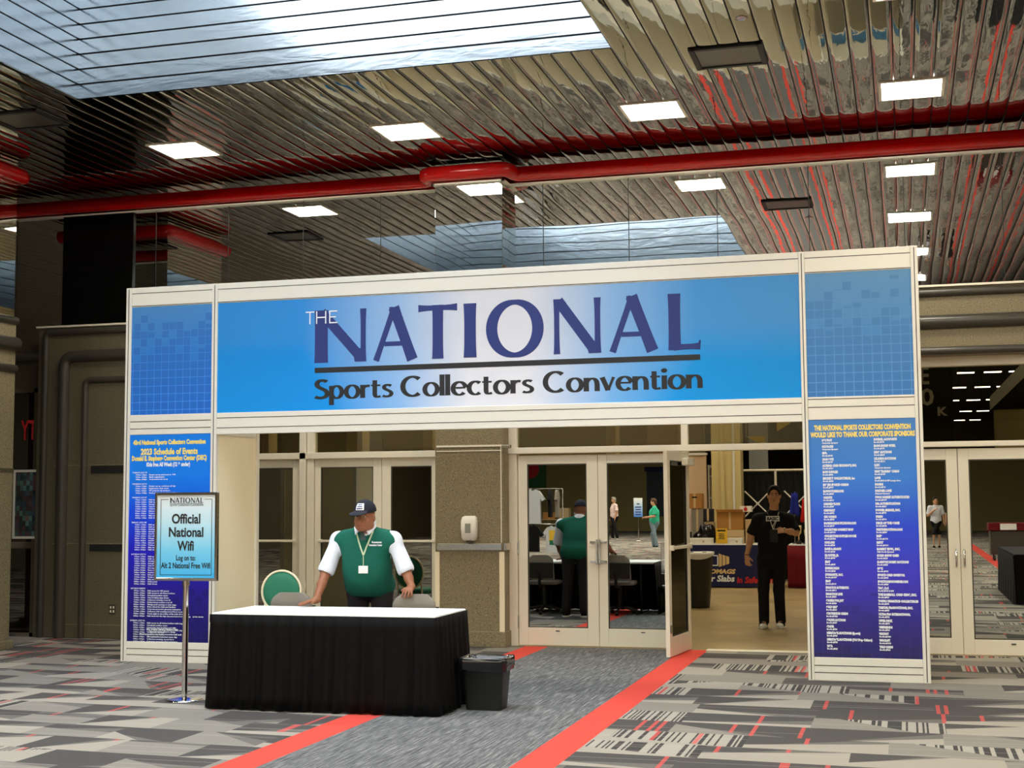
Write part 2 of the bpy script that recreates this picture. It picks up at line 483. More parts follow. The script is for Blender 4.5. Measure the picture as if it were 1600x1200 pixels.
class Field:
    def __init__(s, lo, hi, h):
        s.h = h; s.lo = np.array(lo, float) - 2 * h
        s.n = np.ceil((np.array(hi, float) + 2 * h - s.lo) / h).astype(int) + 1
        s.d = np.full(s.n, 1.0, np.float32)
    def _win(s, lo, hi):
        a = np.clip(np.floor((lo - s.lo) / s.h).astype(int), 0, s.n); b = np.clip(np.ceil((hi - s.lo) / s.h).astype(int) + 1, 0, s.n)
        ax = [s.lo[i] + s.h * np.arange(a[i], b[i]) for i in range(3)]
        return tuple(slice(a[i], b[i]) for i in range(3)), np.meshgrid(*ax, indexing='ij', sparse=True)
    def apply(s, lo, hi, fn, k=0.02, op='add'):
        m = max(k, 3 * s.h) + s.h
        sl, (X, Y, Z) = s._win(np.minimum(lo, hi) - m, np.maximum(lo, hi) + m)
        if 0 in s.d[sl].shape: return
        b = fn(X, Y, Z).astype(np.float32); a = s.d[sl]
        if op == 'add':
            h = np.maximum(k - np.abs(a - b), 0) / k; s.d[sl] = np.minimum(a, b) - h * h * k * 0.25
        else:
            b = -b; h = np.maximum(k - np.abs(a - b), 0) / k; s.d[sl] = np.maximum(a, b) + h * h * k * 0.25
    def cap(s, a, b, ra, rb=None, k=0.02, op='add', sq=None):
        """tapered limb from a to b; sq squeezes it along one axis"""
        a = np.array(a, float); b = np.array(b, float); rb = ra if rb is None else rb; d = b - a; L = max(d @ d, 1e-9); r = max(ra, rb)
        q = np.array(sq if sq is not None else (1, 1, 1), float)
        def fn(X, Y, Z):
            px, py, pz = X - a[0], Y - a[1], Z - a[2]
            t = np.clip((px * d[0] + py * d[1] + pz * d[2]) / L, 0, 1)
            return np.sqrt(((px - t * d[0]) * q[0]) ** 2 + ((py - t * d[1]) * q[1]) ** 2 + ((pz - t * d[2]) * q[2]) ** 2) - (ra + (rb - ra) * t)
        s.apply(np.minimum(a, b) - r / q.min(), np.maximum(a, b) + r / q.min(), fn, k, op)
    def ell(s, c, r, Rm=None, k=0.02, op='add'):
        c = np.array(c, float); r = np.array(r, float); Q = np.eye(3) if Rm is None else np.array(Rm, float)
        ext = np.full(3, r.max())
        def fn(X, Y, Z):
            p = (X - c[0], Y - c[1], Z - c[2])
            l = [Q[0, i] * p[0] + Q[1, i] * p[1] + Q[2, i] * p[2] for i in range(3)]
            k0 = np.sqrt(sum((l[i] / r[i]) ** 2 for i in range(3))); k1 = np.sqrt(sum((l[i] / r[i] ** 2) ** 2 for i in range(3)))
            return k0 * (k0 - 1) / np.maximum(k1, 1e-6)
        s.apply(c - ext, c + ext, fn, k, op)
    def cut(s, p, n):
        """throw away what lies on the side n points to"""
        n = np.array(n, float); n /= np.linalg.norm(n)
        X, Y, Z = np.meshgrid(*[s.lo[i] + s.h * np.arange(s.n[i]) for i in range(3)], indexing='ij', sparse=True)
        s.d = np.maximum(s.d, ((X - p[0]) * n[0] + (Y - p[1]) * n[1] + (Z - p[2]) * n[2]).astype(np.float32))
    def mesh(s):
        d = s.d; n = d.shape; sg = d < 0
        c = [sg[i:n[0] - 1 + i, j:n[1] - 1 + j, k:n[2] - 1 + k] for i in (0, 1) for j in (0, 1) for k in (0, 1)]
        cnt = sum(x.astype(np.int8) for x in c); act = (cnt > 0) & (cnt < 8)
        idx = np.full(act.shape, -1, np.int64); I = np.argwhere(act); idx[act] = np.arange(len(I))
        acc = np.zeros((len(I), 3)); num = np.zeros(len(I))
        off = [(i, j, k) for i in (0, 1) for j in (0, 1) for k in (0, 1)]
        vals = [d[I[:, 0] + o[0], I[:, 1] + o[1], I[:, 2] + o[2]].astype(float) for o in off]
        for a in range(8):
            for b in range(a + 1, 8):
                df = np.array(off[b]) - np.array(off[a])
                if np.abs(df).sum() != 1: continue
                va, vb = vals[a], vals[b]; cr = (va < 0) != (vb < 0)
                t = np.where(cr, va / np.where(cr, va - vb, 1), 0)
                acc += np.where(cr[:, None], np.array(off[a]) + t[:, None] * df, 0); num += cr
        P = (I + acc / num[:, None]) * s.h + s.lo
        F = []
        for ax in range(3):
            u, w = (ax + 1) % 3, (ax + 2) % 3
            A = sg.take(range(n[ax] - 1), ax); B = sg.take(range(1, n[ax]), ax)
            E = np.argwhere(A != B)
            E = E[(E[:, u] > 0) & (E[:, w] > 0) & (E[:, u] < n[u] - 1) & (E[:, w] < n[w] - 1)]
            fl = A[E[:, 0], E[:, 1], E[:, 2]]
            def g(du, dw):
                q = E.copy(); q[:, u] += du; q[:, w] += dw
                return idx[q[:, 0], q[:, 1], q[:, 2]]
            Q = np.stack([g(-1, -1), g(0, -1), g(0, 0), g(-1, 0)], 1)
            Q[~fl] = Q[~fl][:, ::-1]; F.append(Q)
        return P, np.concatenate(F)
    def build(s, name, m, parent=None):
        P, F = s.mesh()
        if parent is not None:
            iv = np.array(ROOT_INV(parent)); P = P @ iv[:3, :3].T + iv[:3, 3]
        me = bpy.data.meshes.new(name); me.from_pydata(P.tolist(), [], F.tolist())
        me.materials.append(M[m] if isinstance(m, str) else m)
        me.polygons.foreach_set('use_smooth', [True] * len(me.polygons)); me.update()
        o = bpy.data.objects.new(name, me); COL.objects.link(o)
        if parent is not None: o.parent = parent
        return o

def frame_of(fwd, up=(0, 0, 1)):
    """columns: right-hand side of the figure's own left, forward, up"""
    f = np.array(fwd, float); f /= np.linalg.norm(f)
    l = np.cross(np.array(up, float), f); l /= np.linalg.norm(l)
    u = np.cross(f, l)
    return np.stack([l, f, u], 1)                     # local x = figure's left, y = forward, z = up

def hand_prims(F, w, d, nrm, side, sc=1.0, curl=(0.25, 0.3, 0.35, 0.4), thumb=0.5, spread=0.10):
    """w wrist, d towards the fingertips, nrm out of the palm, side towards the thumb"""
    w = np.array(w, float); d = np.array(d, float) / np.linalg.norm(d); nrm = np.array(nrm, float); nrm = nrm - d * (nrm @ d); nrm /= np.linalg.norm(nrm)
    sd = np.cross(nrm, d); sd = sd * np.sign(sd @ np.array(side, float) or 1)
    L = 0.085 * sc
    for o in (-0.026, -0.009, 0.009, 0.026):
        F.cap(w + d * 0.012 + sd * o * 0.6 * sc, w + d * L + sd * o * sc, 0.0145 * sc, 0.0115 * sc, k=0.016)
    F.cap(w - d * 0.02, w + d * 0.02, 0.024 * sc, 0.022 * sc, k=0.02)
    lens = (0.070, 0.080, 0.074, 0.058); offs = (0.030, 0.010, -0.010, -0.029)
    for q in range(4):
        base = w + d * L + sd * offs[q] * sc; dirn = d + sd * (offs[q] / 0.03) * spread; dirn /= np.linalg.norm(dirn); p = base
        for j, fr in enumerate((0.45, 0.32, 0.25)):
            a = curl[q] * (1.0 if j == 0 else 1.25)
            nd = dirn * math.cos(a) + nrm * math.sin(a)
            nn = nrm * math.cos(a) - dirn * math.sin(a)
            e = p + nd * lens[q] * fr * sc
            F.cap(p, e, (0.0098 - 0.0008 * j) * sc, (0.0092 - 0.0008 * j) * sc, k=0.005); p = e; dirn = nd; nrm_ = nn
            nrm, keep = nn, nrm
            if j == 0: first = keep
        nrm = first
    b = w + d * 0.025 * sc + sd * 0.024 * sc
    t1 = b + (sd * 0.75 + d * 0.65 + nrm * thumb * 0.6) * 0.036 * sc
    t2 = t1 + (sd * 0.35 + d * 0.9 + nrm * thumb) * 0.030 * sc
    F.cap(b, t1, 0.0135 * sc, 0.0115 * sc, k=0.012); F.cap(t1, t2, 0.0112 * sc, 0.0092 * sc, k=0.005)

def head_prims(F, c, B, hs=1.0, jowl=0.0):
    """B: columns left, forward, up; c is the middle of the skull"""
    def p(x, y, z): return np.array(c) + hs * (B @ np.array([x, y, z]))
    F.ell(p(0, -0.008, 0.028), hs * V(0.074, 0.094, 0.090), B, k=0.02)                       # skull
    F.ell(p(0, 0.022, -0.045), hs * V(0.060 + 0.010 * jowl, 0.064, 0.072), B, k=0.03)            # face
    F.ell(p(0, 0.058, -0.094), hs * V(0.030 + 0.010 * jowl, 0.026, 0.020), B, k=0.025)         # chin
    for sx in (-1, 1):
        F.ell(p(sx * 0.038, 0.052, -0.036), hs * V(0.026, 0.024, 0.022), B, k=0.02)       # cheek
        F.ell(p(sx * (0.046 + 0.008 * jowl), 0.012, -0.070), hs * V(0.022, 0.036, 0.026), B, k=0.025)       # jaw corner
        F.ell(p(sx * 0.030, 0.088, 0.004), hs * V(0.018, 0.012, 0.012), B, k=0.010, op='sub')  # eye socket
        F.cap(p(sx * 0.012, 0.084, 0.022), p(sx * 0.046, 0.072, 0.022), 0.0085 * hs, 0.0075 * hs, k=0.010) # brow
        F.ell(p(sx * 0.077, -0.006, -0.012), hs * V(0.010, 0.018, 0.031), B, k=0.008)      # ear
        F.ell(p(sx * 0.013, 0.092, -0.034), hs * V(0.010, 0.012, 0.009), B, k=0.008)       # nostril wing
    F.cap(p(0, 0.082, 0.008), p(0, 0.104, -0.030), 0.0085 * hs, 0.0125 * hs, k=0.012)     # nose
    F.cap(p(-0.018, 0.080, -0.060), p(0.018, 0.080, -0.060), 0.0075 * hs, k=0.006)         # upper lip
    F.cap(p(-0.015, 0.080, -0.073), p(0.015, 0.080, -0.073), 0.0082 * hs, k=0.006)         # lower lip
    F.cap(p(-0.02, 0.092, -0.0665), p(0.02, 0.092, -0.0665), 0.0022 * hs, k=0.004, op='sub')

def figure(name, label, J, skin, h=0.008, group=None, fat=1.0, chest=1.0, hs=1.0, jowl=0.0, hair=None, hairlen=0.0,
           top=None, topmat=None, sleeve=0.75, tophem=None, legs='trousers', legmat='cloth_black', shoemat='cloth_black', solemat='white',
           hands=None, facing=(0, -1, 0), detail=True, shorts=0.45):
    """one body as one surface; clothes, hair and shoes are its children"""
    for k_ in J: J[k_] = np.array(J[k_], float)
    B = frame_of(facing); L, Fw = B[:, 0], B[:, 1]
    HB = frame_of(J.get('look', facing), J.get('headup', (0, 0, 1)))
    pts = np.array([J[k_] for k_ in J if k_ not in ('look', 'headup')])
    lo, hi = pts.min(0) - 0.26, pts.max(0) + 0.26; lo[2] = -0.02
    hip, ch, nk, hd = J['hip'], J['chest'], J['neck'], J['head']
    def torso(F, g):
        F.ell(hip, V(0.168, 0.118, 0.135) * V(fat, fat, 1) + g, B, k=0.05)
        bl = hip * 0.5 + ch * 0.5
        F.ell(bl + Fw * 0.03 * (fat - 1) * 4, V(0.160, 0.112, 0.20) * V(fat, fat * (1 + 0.6 * (fat - 1)), 1) + g, B, k=0.06)
        F.ell(ch, V(0.172, 0.118, 0.175) * V(chest, chest, 1) + g, B, k=0.06)
        for s_ in 'lr':
            F.cap(nk - V(0, 0, .055), J['sh' + s_], 0.050 + g, 0.050 + g, k=0.05)
            F.cap(ch, J['sh' + s_] - V(0, 0, .02), 0.085 + g, 0.046 + g, k=0.05)
    def legp(F, g, knee=1.0, tr=False):
        for s_ in 'lr':
            hp = hip + L * (0.085 if s_ == 'l' else -0.085) * fat - V(0, 0, 0.06)
            F.cap(hp, J['kn' + s_], 0.088 * fat ** 0.5 + g, 0.058 + g, k=0.03)
            F.cap(J['kn' + s_], J['an' + s_], (0.062 if tr else 0.056) + g, (0.056 if tr else 0.036) + g, k=0.03)
    F = Field(lo, hi, h)
    torso(F, -0.012); legp(F, -0.012)
    F.cap(nk - V(0, 0, 0.05), hd - HB[:, 2] * 0.06 * hs - HB[:, 1] * 0.01, 0.060 + 0.014 * jowl, 0.054 + 0.012 * jowl, k=0.03)
    head_prims(F, hd, HB, hs, jowl)
    for s_ in 'lr':
        a, e, w = J['sh' + s_], J['el' + s_], J['wr' + s_]
        F.cap(a, e, 0.050, 0.042, k=0.03); F.cap(e, e * 0.55 + w * 0.45, 0.043, 0.038, k=0.02); F.cap(e * 0.55 + w * 0.45, w, 0.038, 0.026, k=0.02)
        hnd = (hands or {}).get(s_)
        if hnd is None:
            dd = w - e; hnd = dict(d=dd, nrm=np.cross(dd, Fw) * (1 if s_ == 'l' else -1), side=Fw)
        hand_prims(F, w, **hnd)
        F.cap(J['an' + s_] + V(0, 0, 0.0), J['an' + s_] * V(1, 1, 0) + B @ V(0, 0.10, 0) + V(0, 0, 0.04), 0.034, 0.030, k=0.02)
    root = F.build(name, skin)
    tag(root, label, 'person', group)
    # clothes
    if top:
        F = Field(lo, hi, h); torso(F, 0.010 if detail else 0.008)
        F.cap(nk - V(0, 0, 0.07), nk - V(0, 0, 0.025), 0.080, 0.066 + 0.01 * jowl, k=0.03)
        for s_ in 'lr':
            a, e, w = J['sh' + s_], J['el' + s_], J['wr' + s_]
            if sleeve <= 1: F.cap(a, a + (e - a) * sleeve, 0.058, 0.074, k=0.04)
            else:
                F.cap(a, e, 0.064, 0.054, k=0.03); F.cap(e, e + (w - e) * (sleeve - 1), 0.054, 0.040, k=0.02)
        F.cut(hip + V(0, 0, tophem if tophem is not None else -0.10), (0, 0, -1))
        for s_ in 'lr':
            a, e, w = J['sh' + s_], J['el' + s_], J['wr' + s_]
            # flat cuff: remove the round end of the sleeve
            p, d = (a + (e - a) * sleeve, e - a) if sleeve <= 1 else (e + (w - e) * (sleeve - 1), w - e)
            d = d / np.linalg.norm(d)
            F.cap(p + d * 0.075, p + d * 0.16, 0.075, 0.075, k=0.002, op='sub')
        F.ell(nk + V(0, 0, 0.065) + Fw * 0.03, V(0.072, 0.075, 0.055) * (1 + 0.15 * jowl), B, k=0.01, op='sub')
        F.build(top, topmat, root)
    if legs:
        F = Field(lo, hi, h)
        F.ell(hip, V(0.170, 0.120, 0.135) * V(fat, fat, 1), B, k=0.05); legp(F, 0.008, tr=True)
        F.cut(hip + V(0, 0, 0.06), (0, 0, 1))
        if legs == 'shorts': F.cut(V(0, 0, shorts), (0, 0, -1))
        else: F.cut(V(0, 0, 0.05), (0, 0, -1))
        F.build(legs, legmat, root)
    for s_ in 'lr':
        F = Field(J['an' + s_] * V(1, 1, 0) - V(0.22, 0.22, 0.0), J['an' + s_] * V(1, 1, 0) + V(0.22, 0.22, 0.16), h * 0.8)
        a = J['an' + s_] * V(1, 1, 0); tw = 0.03 * (1 if s_ == 'l' else -1)
        F.ell(a + B @ V(0, -0.02, 0) + V(0, 0, 0.045), V(0.042, 0.055, 0.055), B, k=0.02)
        F.ell(a + B @ V(tw * 0.4, 0.075, 0) + V(0, 0, 0.034), V(0.048, 0.115, 0.045), B, k=0.03)
        F.cut(V(0, 0, 0.022), (0, 0, -1))
        sh = F.build('shoe', shoemat, root)
        F = Field(J['an' + s_] * V(1, 1, 0) - V(0.22, 0.22, 0.0), J['an' + s_] * V(1, 1, 0) + V(0.22, 0.22, 0.08), h * 0.8)
        F.ell(a + B @ V(0, -0.02, 0) + V(0, 0, 0.012), V(0.046, 0.062, 0.05), B, k=0.02)
        F.ell(a + B @ V(tw * 0.4, 0.075, 0) + V(0, 0, 0.012), V(0.053, 0.122, 0.05), B, k=0.03)
        F.cut(V(0, 0, 0.026), (0, 0, 1)); F.cut(V(0, 0, 0.0), (0, 0, -1))
        F.build('sole', solemat, sh)
    def p(x, y, z): return hd + hs * (HB @ np.array([x, y, z]))
    if hair:
        F = Field(hd - 0.24, hd + 0.24, h * 0.7)
        F.ell(p(0, -0.014, 0.036), hs * V(0.083, 0.100, 0.097), HB, k=0.02)
        F.cap(p(0, -0.05, 0.01), p(0, -0.066, -0.06 - hairlen), 0.062 * hs, 0.045 * hs, k=0.03)
        if hairlen == 0:
            F.ell(p(0.015, 0.055, 0.098), hs * V(0.055, 0.040, 0.030), HB, k=0.02)
        F.ell(p(0, 0.105, -0.030), hs * V(0.074, 0.080, 0.108), HB, k=0.012, op='sub')
        for sx in (-1, 1): F.ell(p(sx * 0.085, 0.01, -0.05), hs * V(0.03, 0.05, 0.055), HB, k=0.01, op='sub')
        F.build('hair', hair, root)
    if detail:
        mb = MB()
        for sx in (-1, 1):
            mb.ell(p(sx * 0.030, 0.071, 0.004), (0.0125 * hs, 0.0125 * hs, 0.0085 * hs), 12)
        e = mb.build('eyes', 'eyewhite', root)
        mb = MB()
        for sx in (-1, 1): mb.ell(p(sx * 0.030 + 0.001, 0.0805, 0.004), (0.0056 * hs,) * 3, 8)
        mb.build('iris', 'ink_black', e)
        mb = MB()
        for sx in (-1, 1):
            mb.tube([p(sx * 0.012, 0.091, 0.021), p(sx * 0.03, 0.089, 0.027), p(sx * 0.048, 0.076, 0.022)], 0.0042, 6, radii=[0.005, 0.0045, 0.003])
        mb.build('eyebrows', 'hair_black', root)
        mb = MB()
        mb.tube([p(-0.02, 0.083, -0.0665), p(-0.009, 0.0875, -0.0625), p(0, 0.0885, -0.0635), p(0.009, 0.0875, -0.0625), p(0.02, 0.083, -0.0665)], 0.004, 6, radii=[0.002, 0.0045, 0.004, 0.0045, 0.002])
        mb.tube([p(-0.018, 0.083, -0.070), p(0, 0.089, -0.0745), p(0.018, 0.083, -0.070)], 0.005, 6, radii=[0.002, 0.0055, 0.002])
        mb.build('lips', 'lips', root)
    return root, p, B

M['skin_dark'] = fabric('dark brown skin', srgb(150, 98, 72), 0.42, 60, 0.08)
M['skin_light'] = fabric('light skin', srgb(206, 158, 124), 0.5, 60, 0.06)
M['skin_mid'] = fabric('tan skin', srgb(184, 136, 104), 0.5, 60, 0.06)
M['lips'] = mat('lips', srgb(150, 84, 74), 0.4)
M['eyewhite'] = mat('eye white', srgb(168, 152, 138), 0.4)
M['hair_black'] = fabric('black hair', srgb(24, 20, 18), 0.6, 200, 0.4)
M['hair_brown'] = fabric('brown hair', srgb(82, 58, 40), 0.6, 200, 0.4)
M['hair_grey'] = fabric('grey hair', srgb(150, 142, 134), 0.6, 200, 0.3)
M['cloth_black'] = fabric('black cloth', srgb(22, 22, 24), 0.85, 160, 0.3)
M['cloth_dark'] = fabric('charcoal cloth', srgb(44, 44, 48), 0.85, 160, 0.3)
M['cloth_white'] = fabric('white shirt cloth', srgb(226, 230, 240), 0.8, 60, 0.05)
M['cloth_pink'] = fabric('pale pink cloth', srgb(226, 200, 196), 0.8, 60, 0.08)
M['cloth_teal'] = fabric('teal cloth', srgb(60, 186, 150), 0.8, 60, 0.1)
M['cloth_green'] = fabric('green knit', srgb(28, 98, 82), 0.9, 220, 0.22)
M['cloth_grey'] = fabric('grey upholstery', srgb(140, 132, 122), 0.9, 200, 0.14)
M['denim'] = fabric('faded denim', srgb(120, 138, 150), 0.9, 120, 0.2)
# ------------------------------------------------------------------ the setting
ZC, YD, YM, YF = 5.529, 15.19, 15.30, 14.90
ZP = 0.1817                                            # plank pitch
X0, X1, YB0 = -22.0, 9.0, -44.0
SKX0, SKX1, SKY0, SKY1 = -7.62, -7.62 + 29 * ZP, 5.6, 11.58

struct(MB().box(X0, X1, YB0, 15.13, -0.05, 0).build('floor', 'carpet'), 'grey patterned carpet with red stripes either side of a dark runner')
struct(MB().box(-20, 15, 15.13, 120, -0.05, 0).build('floor_hall', 'concrete'), 'polished tan concrete floor beyond the open doorway')
struct(MB().box(-2.1, -0.35, 15.05, 15.2, 0, 0.008, b=0.003).build('trim_1', 'alu'), 'metal threshold under the open doorway')

# ceiling of mirror planks that run towards the doors
random.seed(4)
mb = MB()
k0 = int(math.floor((X0 - SKX0) / ZP)); k1 = int(math.ceil((X1 - SKX0) / ZP))
for k in range(k0, k1):
    xa = SKX0 + k * ZP; tilt = random.uniform(-0.0009, 0.0009)
    g = 0.0055
    prof = [(xa + g, ZC + 0.0022 + tilt), (xa + g + 0.004, ZC + 0.0006 + tilt), (xa + 0.05, ZC - 0.0004 + tilt * 0.5), (xa + ZP / 2, ZC - 0.0007), (xa + ZP - 0.05, ZC - 0.0004 - tilt * 0.5), (xa + ZP - g - 0.004, ZC + 0.0006 - tilt), (xa + ZP - g, ZC + 0.0022 - tilt)]
    spans = [(YB0, YM)] if not (0 <= k < 29) else [(YB0, SKY0), (SKY1, YM)]
    for ya, yb in spans:
        mb.grid([[(x, ya, z) for x, z in prof], [(x, yb, z) for x, z in prof]], 0, True)
        for x in (xa + g, xa + ZP - g): mb.add([(x, ya, ZC + .0022), (x, yb, ZC + .0022), (x, yb, ZC + .03), (x, ya, ZC + .03)], [(0, 1, 2, 3)], 0)
for xa, xb, ya, yb in ((X0, SKX0 - .07, YB0, YM), (SKX1 + .07, X1, YB0, YM), (SKX0 - .07, SKX1 + .07, YB0, SKY0 - .07), (SKX0 - .07, SKX1 + .07, SKY1 + .07, YM)):
    mb.box(xa, xb, ya, yb, ZC + 0.03, ZC + 0.08, 1)
struct(mb.build('ceiling', ['plank', 'plankback'], fix=False), 'mirror-finish metal plank ceiling')

# skylight well
WH, WP = 14 * 0.150, 0.150
mb = MB()
def wellrow(pts, inward):
    for i in range(14):
        za = ZC + i * WP
        for pr in ([(0.012, za + .004), (0.0, za + .009)], [(0.0, za + .009), (0.0, za + WP - .009)], [(0.0, za + WP - .009), (0.012, za + WP - .004)]):
            mb.grid([[(x - inward[0] * a, y - inward[1] * a, z) for a, z in pr] for (x, y) in pts], 0, False)
wellrow([(SKX0, SKY1), (SKX1, SKY1)], (0, -1)); wellrow([(SKX0, SKY0), (SKX1, SKY0)], (0, 1))
wellrow([(SKX0, SKY0), (SKX0, SKY1)], (1, 0)); wellrow([(SKX1, SKY0), (SKX1, SKY1)], (-1, 0))
for xa, xb, ya, yb in ((SKX0 - .06, SKX1 + .06, SKY1 + .014, SKY1 + .06), (SKX0 - .06, SKX1 + .06, SKY0 - .06, SKY0 - .014), (SKX0 - .06, SKX0 - .014, SKY0, SKY1), (SKX1 + .014, SKX1 + .06, SKY0, SKY1)):
    mb.box(xa, xb, ya, yb, ZC + 0.003, ZC + WH + .1, 1)
struct(mb.build('trim_2', ['wellplank', 'plankback'], fix=False), 'skylight well lined with satin metal planks')
mb = MB().box(SKX0 - .06, SKX1 + .06, SKY0 - .06, SKY1 + .06, ZC + WH + 0.10, ZC + WH + 0.14)
sk = struct(mb.build('window_1', 'skylight'), 'daylit skylight at the top of the well')
mb = MB()
for i in range(1, 5): mb.box(SKX0 + i * 1.054 - .03, SKX0 + i * 1.054 + .03, SKY0, SKY1, ZC + WH + 0.02, ZC + WH + 0.099)
for i in range(1, 4): mb.box(SKX0, SKX1, SKY0 + i * 1.495 - .03, SKY0 + i * 1.495 + .03, ZC + WH + 0.02, ZC + WH + 0.099)
mb.build('glazing_bars', 'alu', sk)

# outer walls of the lobby, behind and beside the camera
M['rear_fill'] = mat('rear fill glow', (.8, .85, .9, 1), .5, emit=(1, .93, .78, 1), es=2.0)  # glow of the added fill panel over the rear lobby
M['olive'] = mat('olive wall', srgb(140, 126, 78), 0.7)
M['brown'] = mat('brown wall', srgb(74, 64, 44), 0.6)
struct(MB().box(X0, X1, YB0 - .1, YB0, 0, ZC).build('wall_back', 'olive'))
struct(MB().box(X1, X1 + .1, YB0, 15.3, 0, ZC).build('wall_right', 'olive'))
struct(MB().box(X0 - .1, X0, YB0, 15.3, 0, ZC).build('wall_left', 'brown'))

# front wall: granite pieces, ledge and mirror band
mb = MB()
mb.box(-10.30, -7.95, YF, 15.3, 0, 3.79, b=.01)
struct(mb.build('wall_front', 'granite_shaded'), 'shaded granite surround left of the doors, darkened by painted shade')
mb = MB()
mb.box(-9.52, -9.0, YF - .012, YF, 1.985, 2.075, 0); mb.box(-9.52, -9.0, YF - .012, YF, 1.045, 1.125, 0)
struct(mb.build('trim_3', 'black'), 'two black slots across the granite panel')
mb = MB()
for z in (2.082, 1.132): mb.box(-10.05, -9.0, YF - .006, YF, z, z + .008)
mb.box(-10.0, -8.9, YF - .004, YF, 0.16, .168); 
struct(mb.build('trim_4', 'granite'), 'panel joints of the granite surround')
struct(MB().box(-7.95, 4.0, YF, 15.3, 3.085, 3.79, b=.01).build('wall_header', 'granite'), 'granite band above the doors')
struct(MB().box(-10.32, 4.0, YF - .03, YF + .4, 3.79, 3.812).build('trim_5', 'alu'), 'pale ledge on top of the granite band')
def lbend(name, r, x, z, yc, label):
    pts = [(x, yc, 0)] + [(x, yc, z - r * 1.6)] + [(x + r * 1.6 * (1 - math.cos(R(a))), yc, z - r * 1.6 * (1 - math.sin(R(a)))) for a in (15, 30, 45, 60, 75)] + [(x + r * 1.6, yc, z), (4.0, yc, z)]
    struct(MB().tube(pts, r, 16).build(name, 'tube'), label)
lbend('trim_6', 0.045, -10.19, 3.73, YF, 'outermost charcoal moulding of the nested surround')
lbend('trim_7', 0.075, -9.92, 3.425, YF, 'middle thick charcoal moulding of the nested surround')
lbend('trim_8', 0.042, -9.62, 3.125, YF, 'innermost charcoal moulding of the nested surround')
# mirror above the ledge, with its joints
mb = MB().box(-13, 6.0, YM, YM + .05, 3.6, ZC)
struct(mb.build('wall_mirror', 'mirror'), 'mirrored wall band above the granite')
mb = MB()
for i in range(-11, 6):
    x = -2.92 + i * 1.0
    if not (-5.2 < x < -4.2): mb.box(x - .004, x + .004, YM - .004, YM, 3.8, 5.27)
struct(mb.build('trim_9', 'black'), 'fine joints of the mirrored wall')
struct(MB().box(-10.23, -9.22, YM - .03, YM, 3.80, 5.34, b=.005).build('wall_dark_standin', 'blackgloss'), 'black sheet standing in for the dark gap reflected in the mirrored wall, upper left')  # black sheet stands in for the dark passage the mirror reflects
struct(MB().box(-5.14, -4.33, 15.02, YM, 3.80, ZC - .02, b=.004).build('column_mirror', 'mirror'), 'mirrored box of the column above the doors')
# red pipe with its step around the column
zc_, yc_, rr = 5.375, 15.20, 0.086
pts = [(-12.5, yc_, zc_), (-5.32, yc_, zc_), (-5.26, yc_ - .04, zc_), (-5.24, yc_ - .12, zc_), (-5.24, yc_ - .20, zc_), (-5.22, yc_ - .26, zc_), (-5.15, yc_ - .29, zc_), (-4.34, yc_ - .29, zc_), (-4.27, yc_ - .26, zc_), (-4.24, yc_ - .20, zc_), (-4.24, yc_ - .12, zc_), (-4.22, yc_ - .04, zc_), (-4.16, yc_, zc_), (6.0, yc_, zc_)]
struct(MB().tube(pts, rr, 20).build('trim_10', 'red'), 'red pipe running along the top of the mirrored wall')
mb = MB()
mb.box(-12.5, -5.15, YM - .05, YM, 5.262, 5.280); mb.box(-4.32, 6, YM - .05, YM, 5.262, 5.280)
mb.box(-5.17, -4.30, 14.98, 15.02, 5.262, 5.280); mb.box(-5.17, -5.14, 14.98, YM, 5.262, 5.280); mb.box(-4.33, -4.30, 14.98, YM, 5.262, 5.280)
struct(mb.build('trim_11', 'white'), 'white edge strip below the red pipe')

# pier at the far left with ring mouldings, mirror and its own red pipe
PX = -9.71
struct(MB().box(-11.4, PX, 12.0, 13.62, 0, 3.70, b=.01).build('pillar', 'granite'), 'granite pier at the left edge')
struct(MB().box(-11.38, PX - .02, 12.02, 13.60, 3.70, ZC - .01).build('pillar_mirror', 'mirror'), 'mirrored upper part of the left pier')
struct(MB().box(-11.45, PX + .03, 11.97, 13.66, 0, .10, b=.01).build('baseboard_left', 'granite'))
for i, (z, r) in enumerate(((3.70, .045), (3.43, .080), (3.15, .045))):
    o = r * .8
    struct(MB().tube([(-11.4, 13.62 + o - r * .6, z), (PX - .05, 13.62 + o - r * .6, z), (PX - .01, 13.62 + o - r * .8, z), (PX + o - r * .6, 13.6, z), (PX + o - r * .6, 12.0, z)], r, 14).build('trim_%d' % (12 + i), 'tube'), ('upper', 'thick middle', 'lower')[i] + ' ring moulding of the left pier')
struct(MB().tube([(-11.4, 13.66, 5.375), (PX - .03, 13.66, 5.375), (PX + .02, 13.64, 5.375), (PX + .04, 13.58, 5.375), (PX + .04, 12.0, 5.375)], .086, 18).build('trim_15', 'red'), 'short red pipe around the left pier')
struct(MB().box(-9.72, PX + .012, 12.0, 13.62, 1.98, 2.02).build('trim_16', 'steel'), 'steel strip on the left pier')

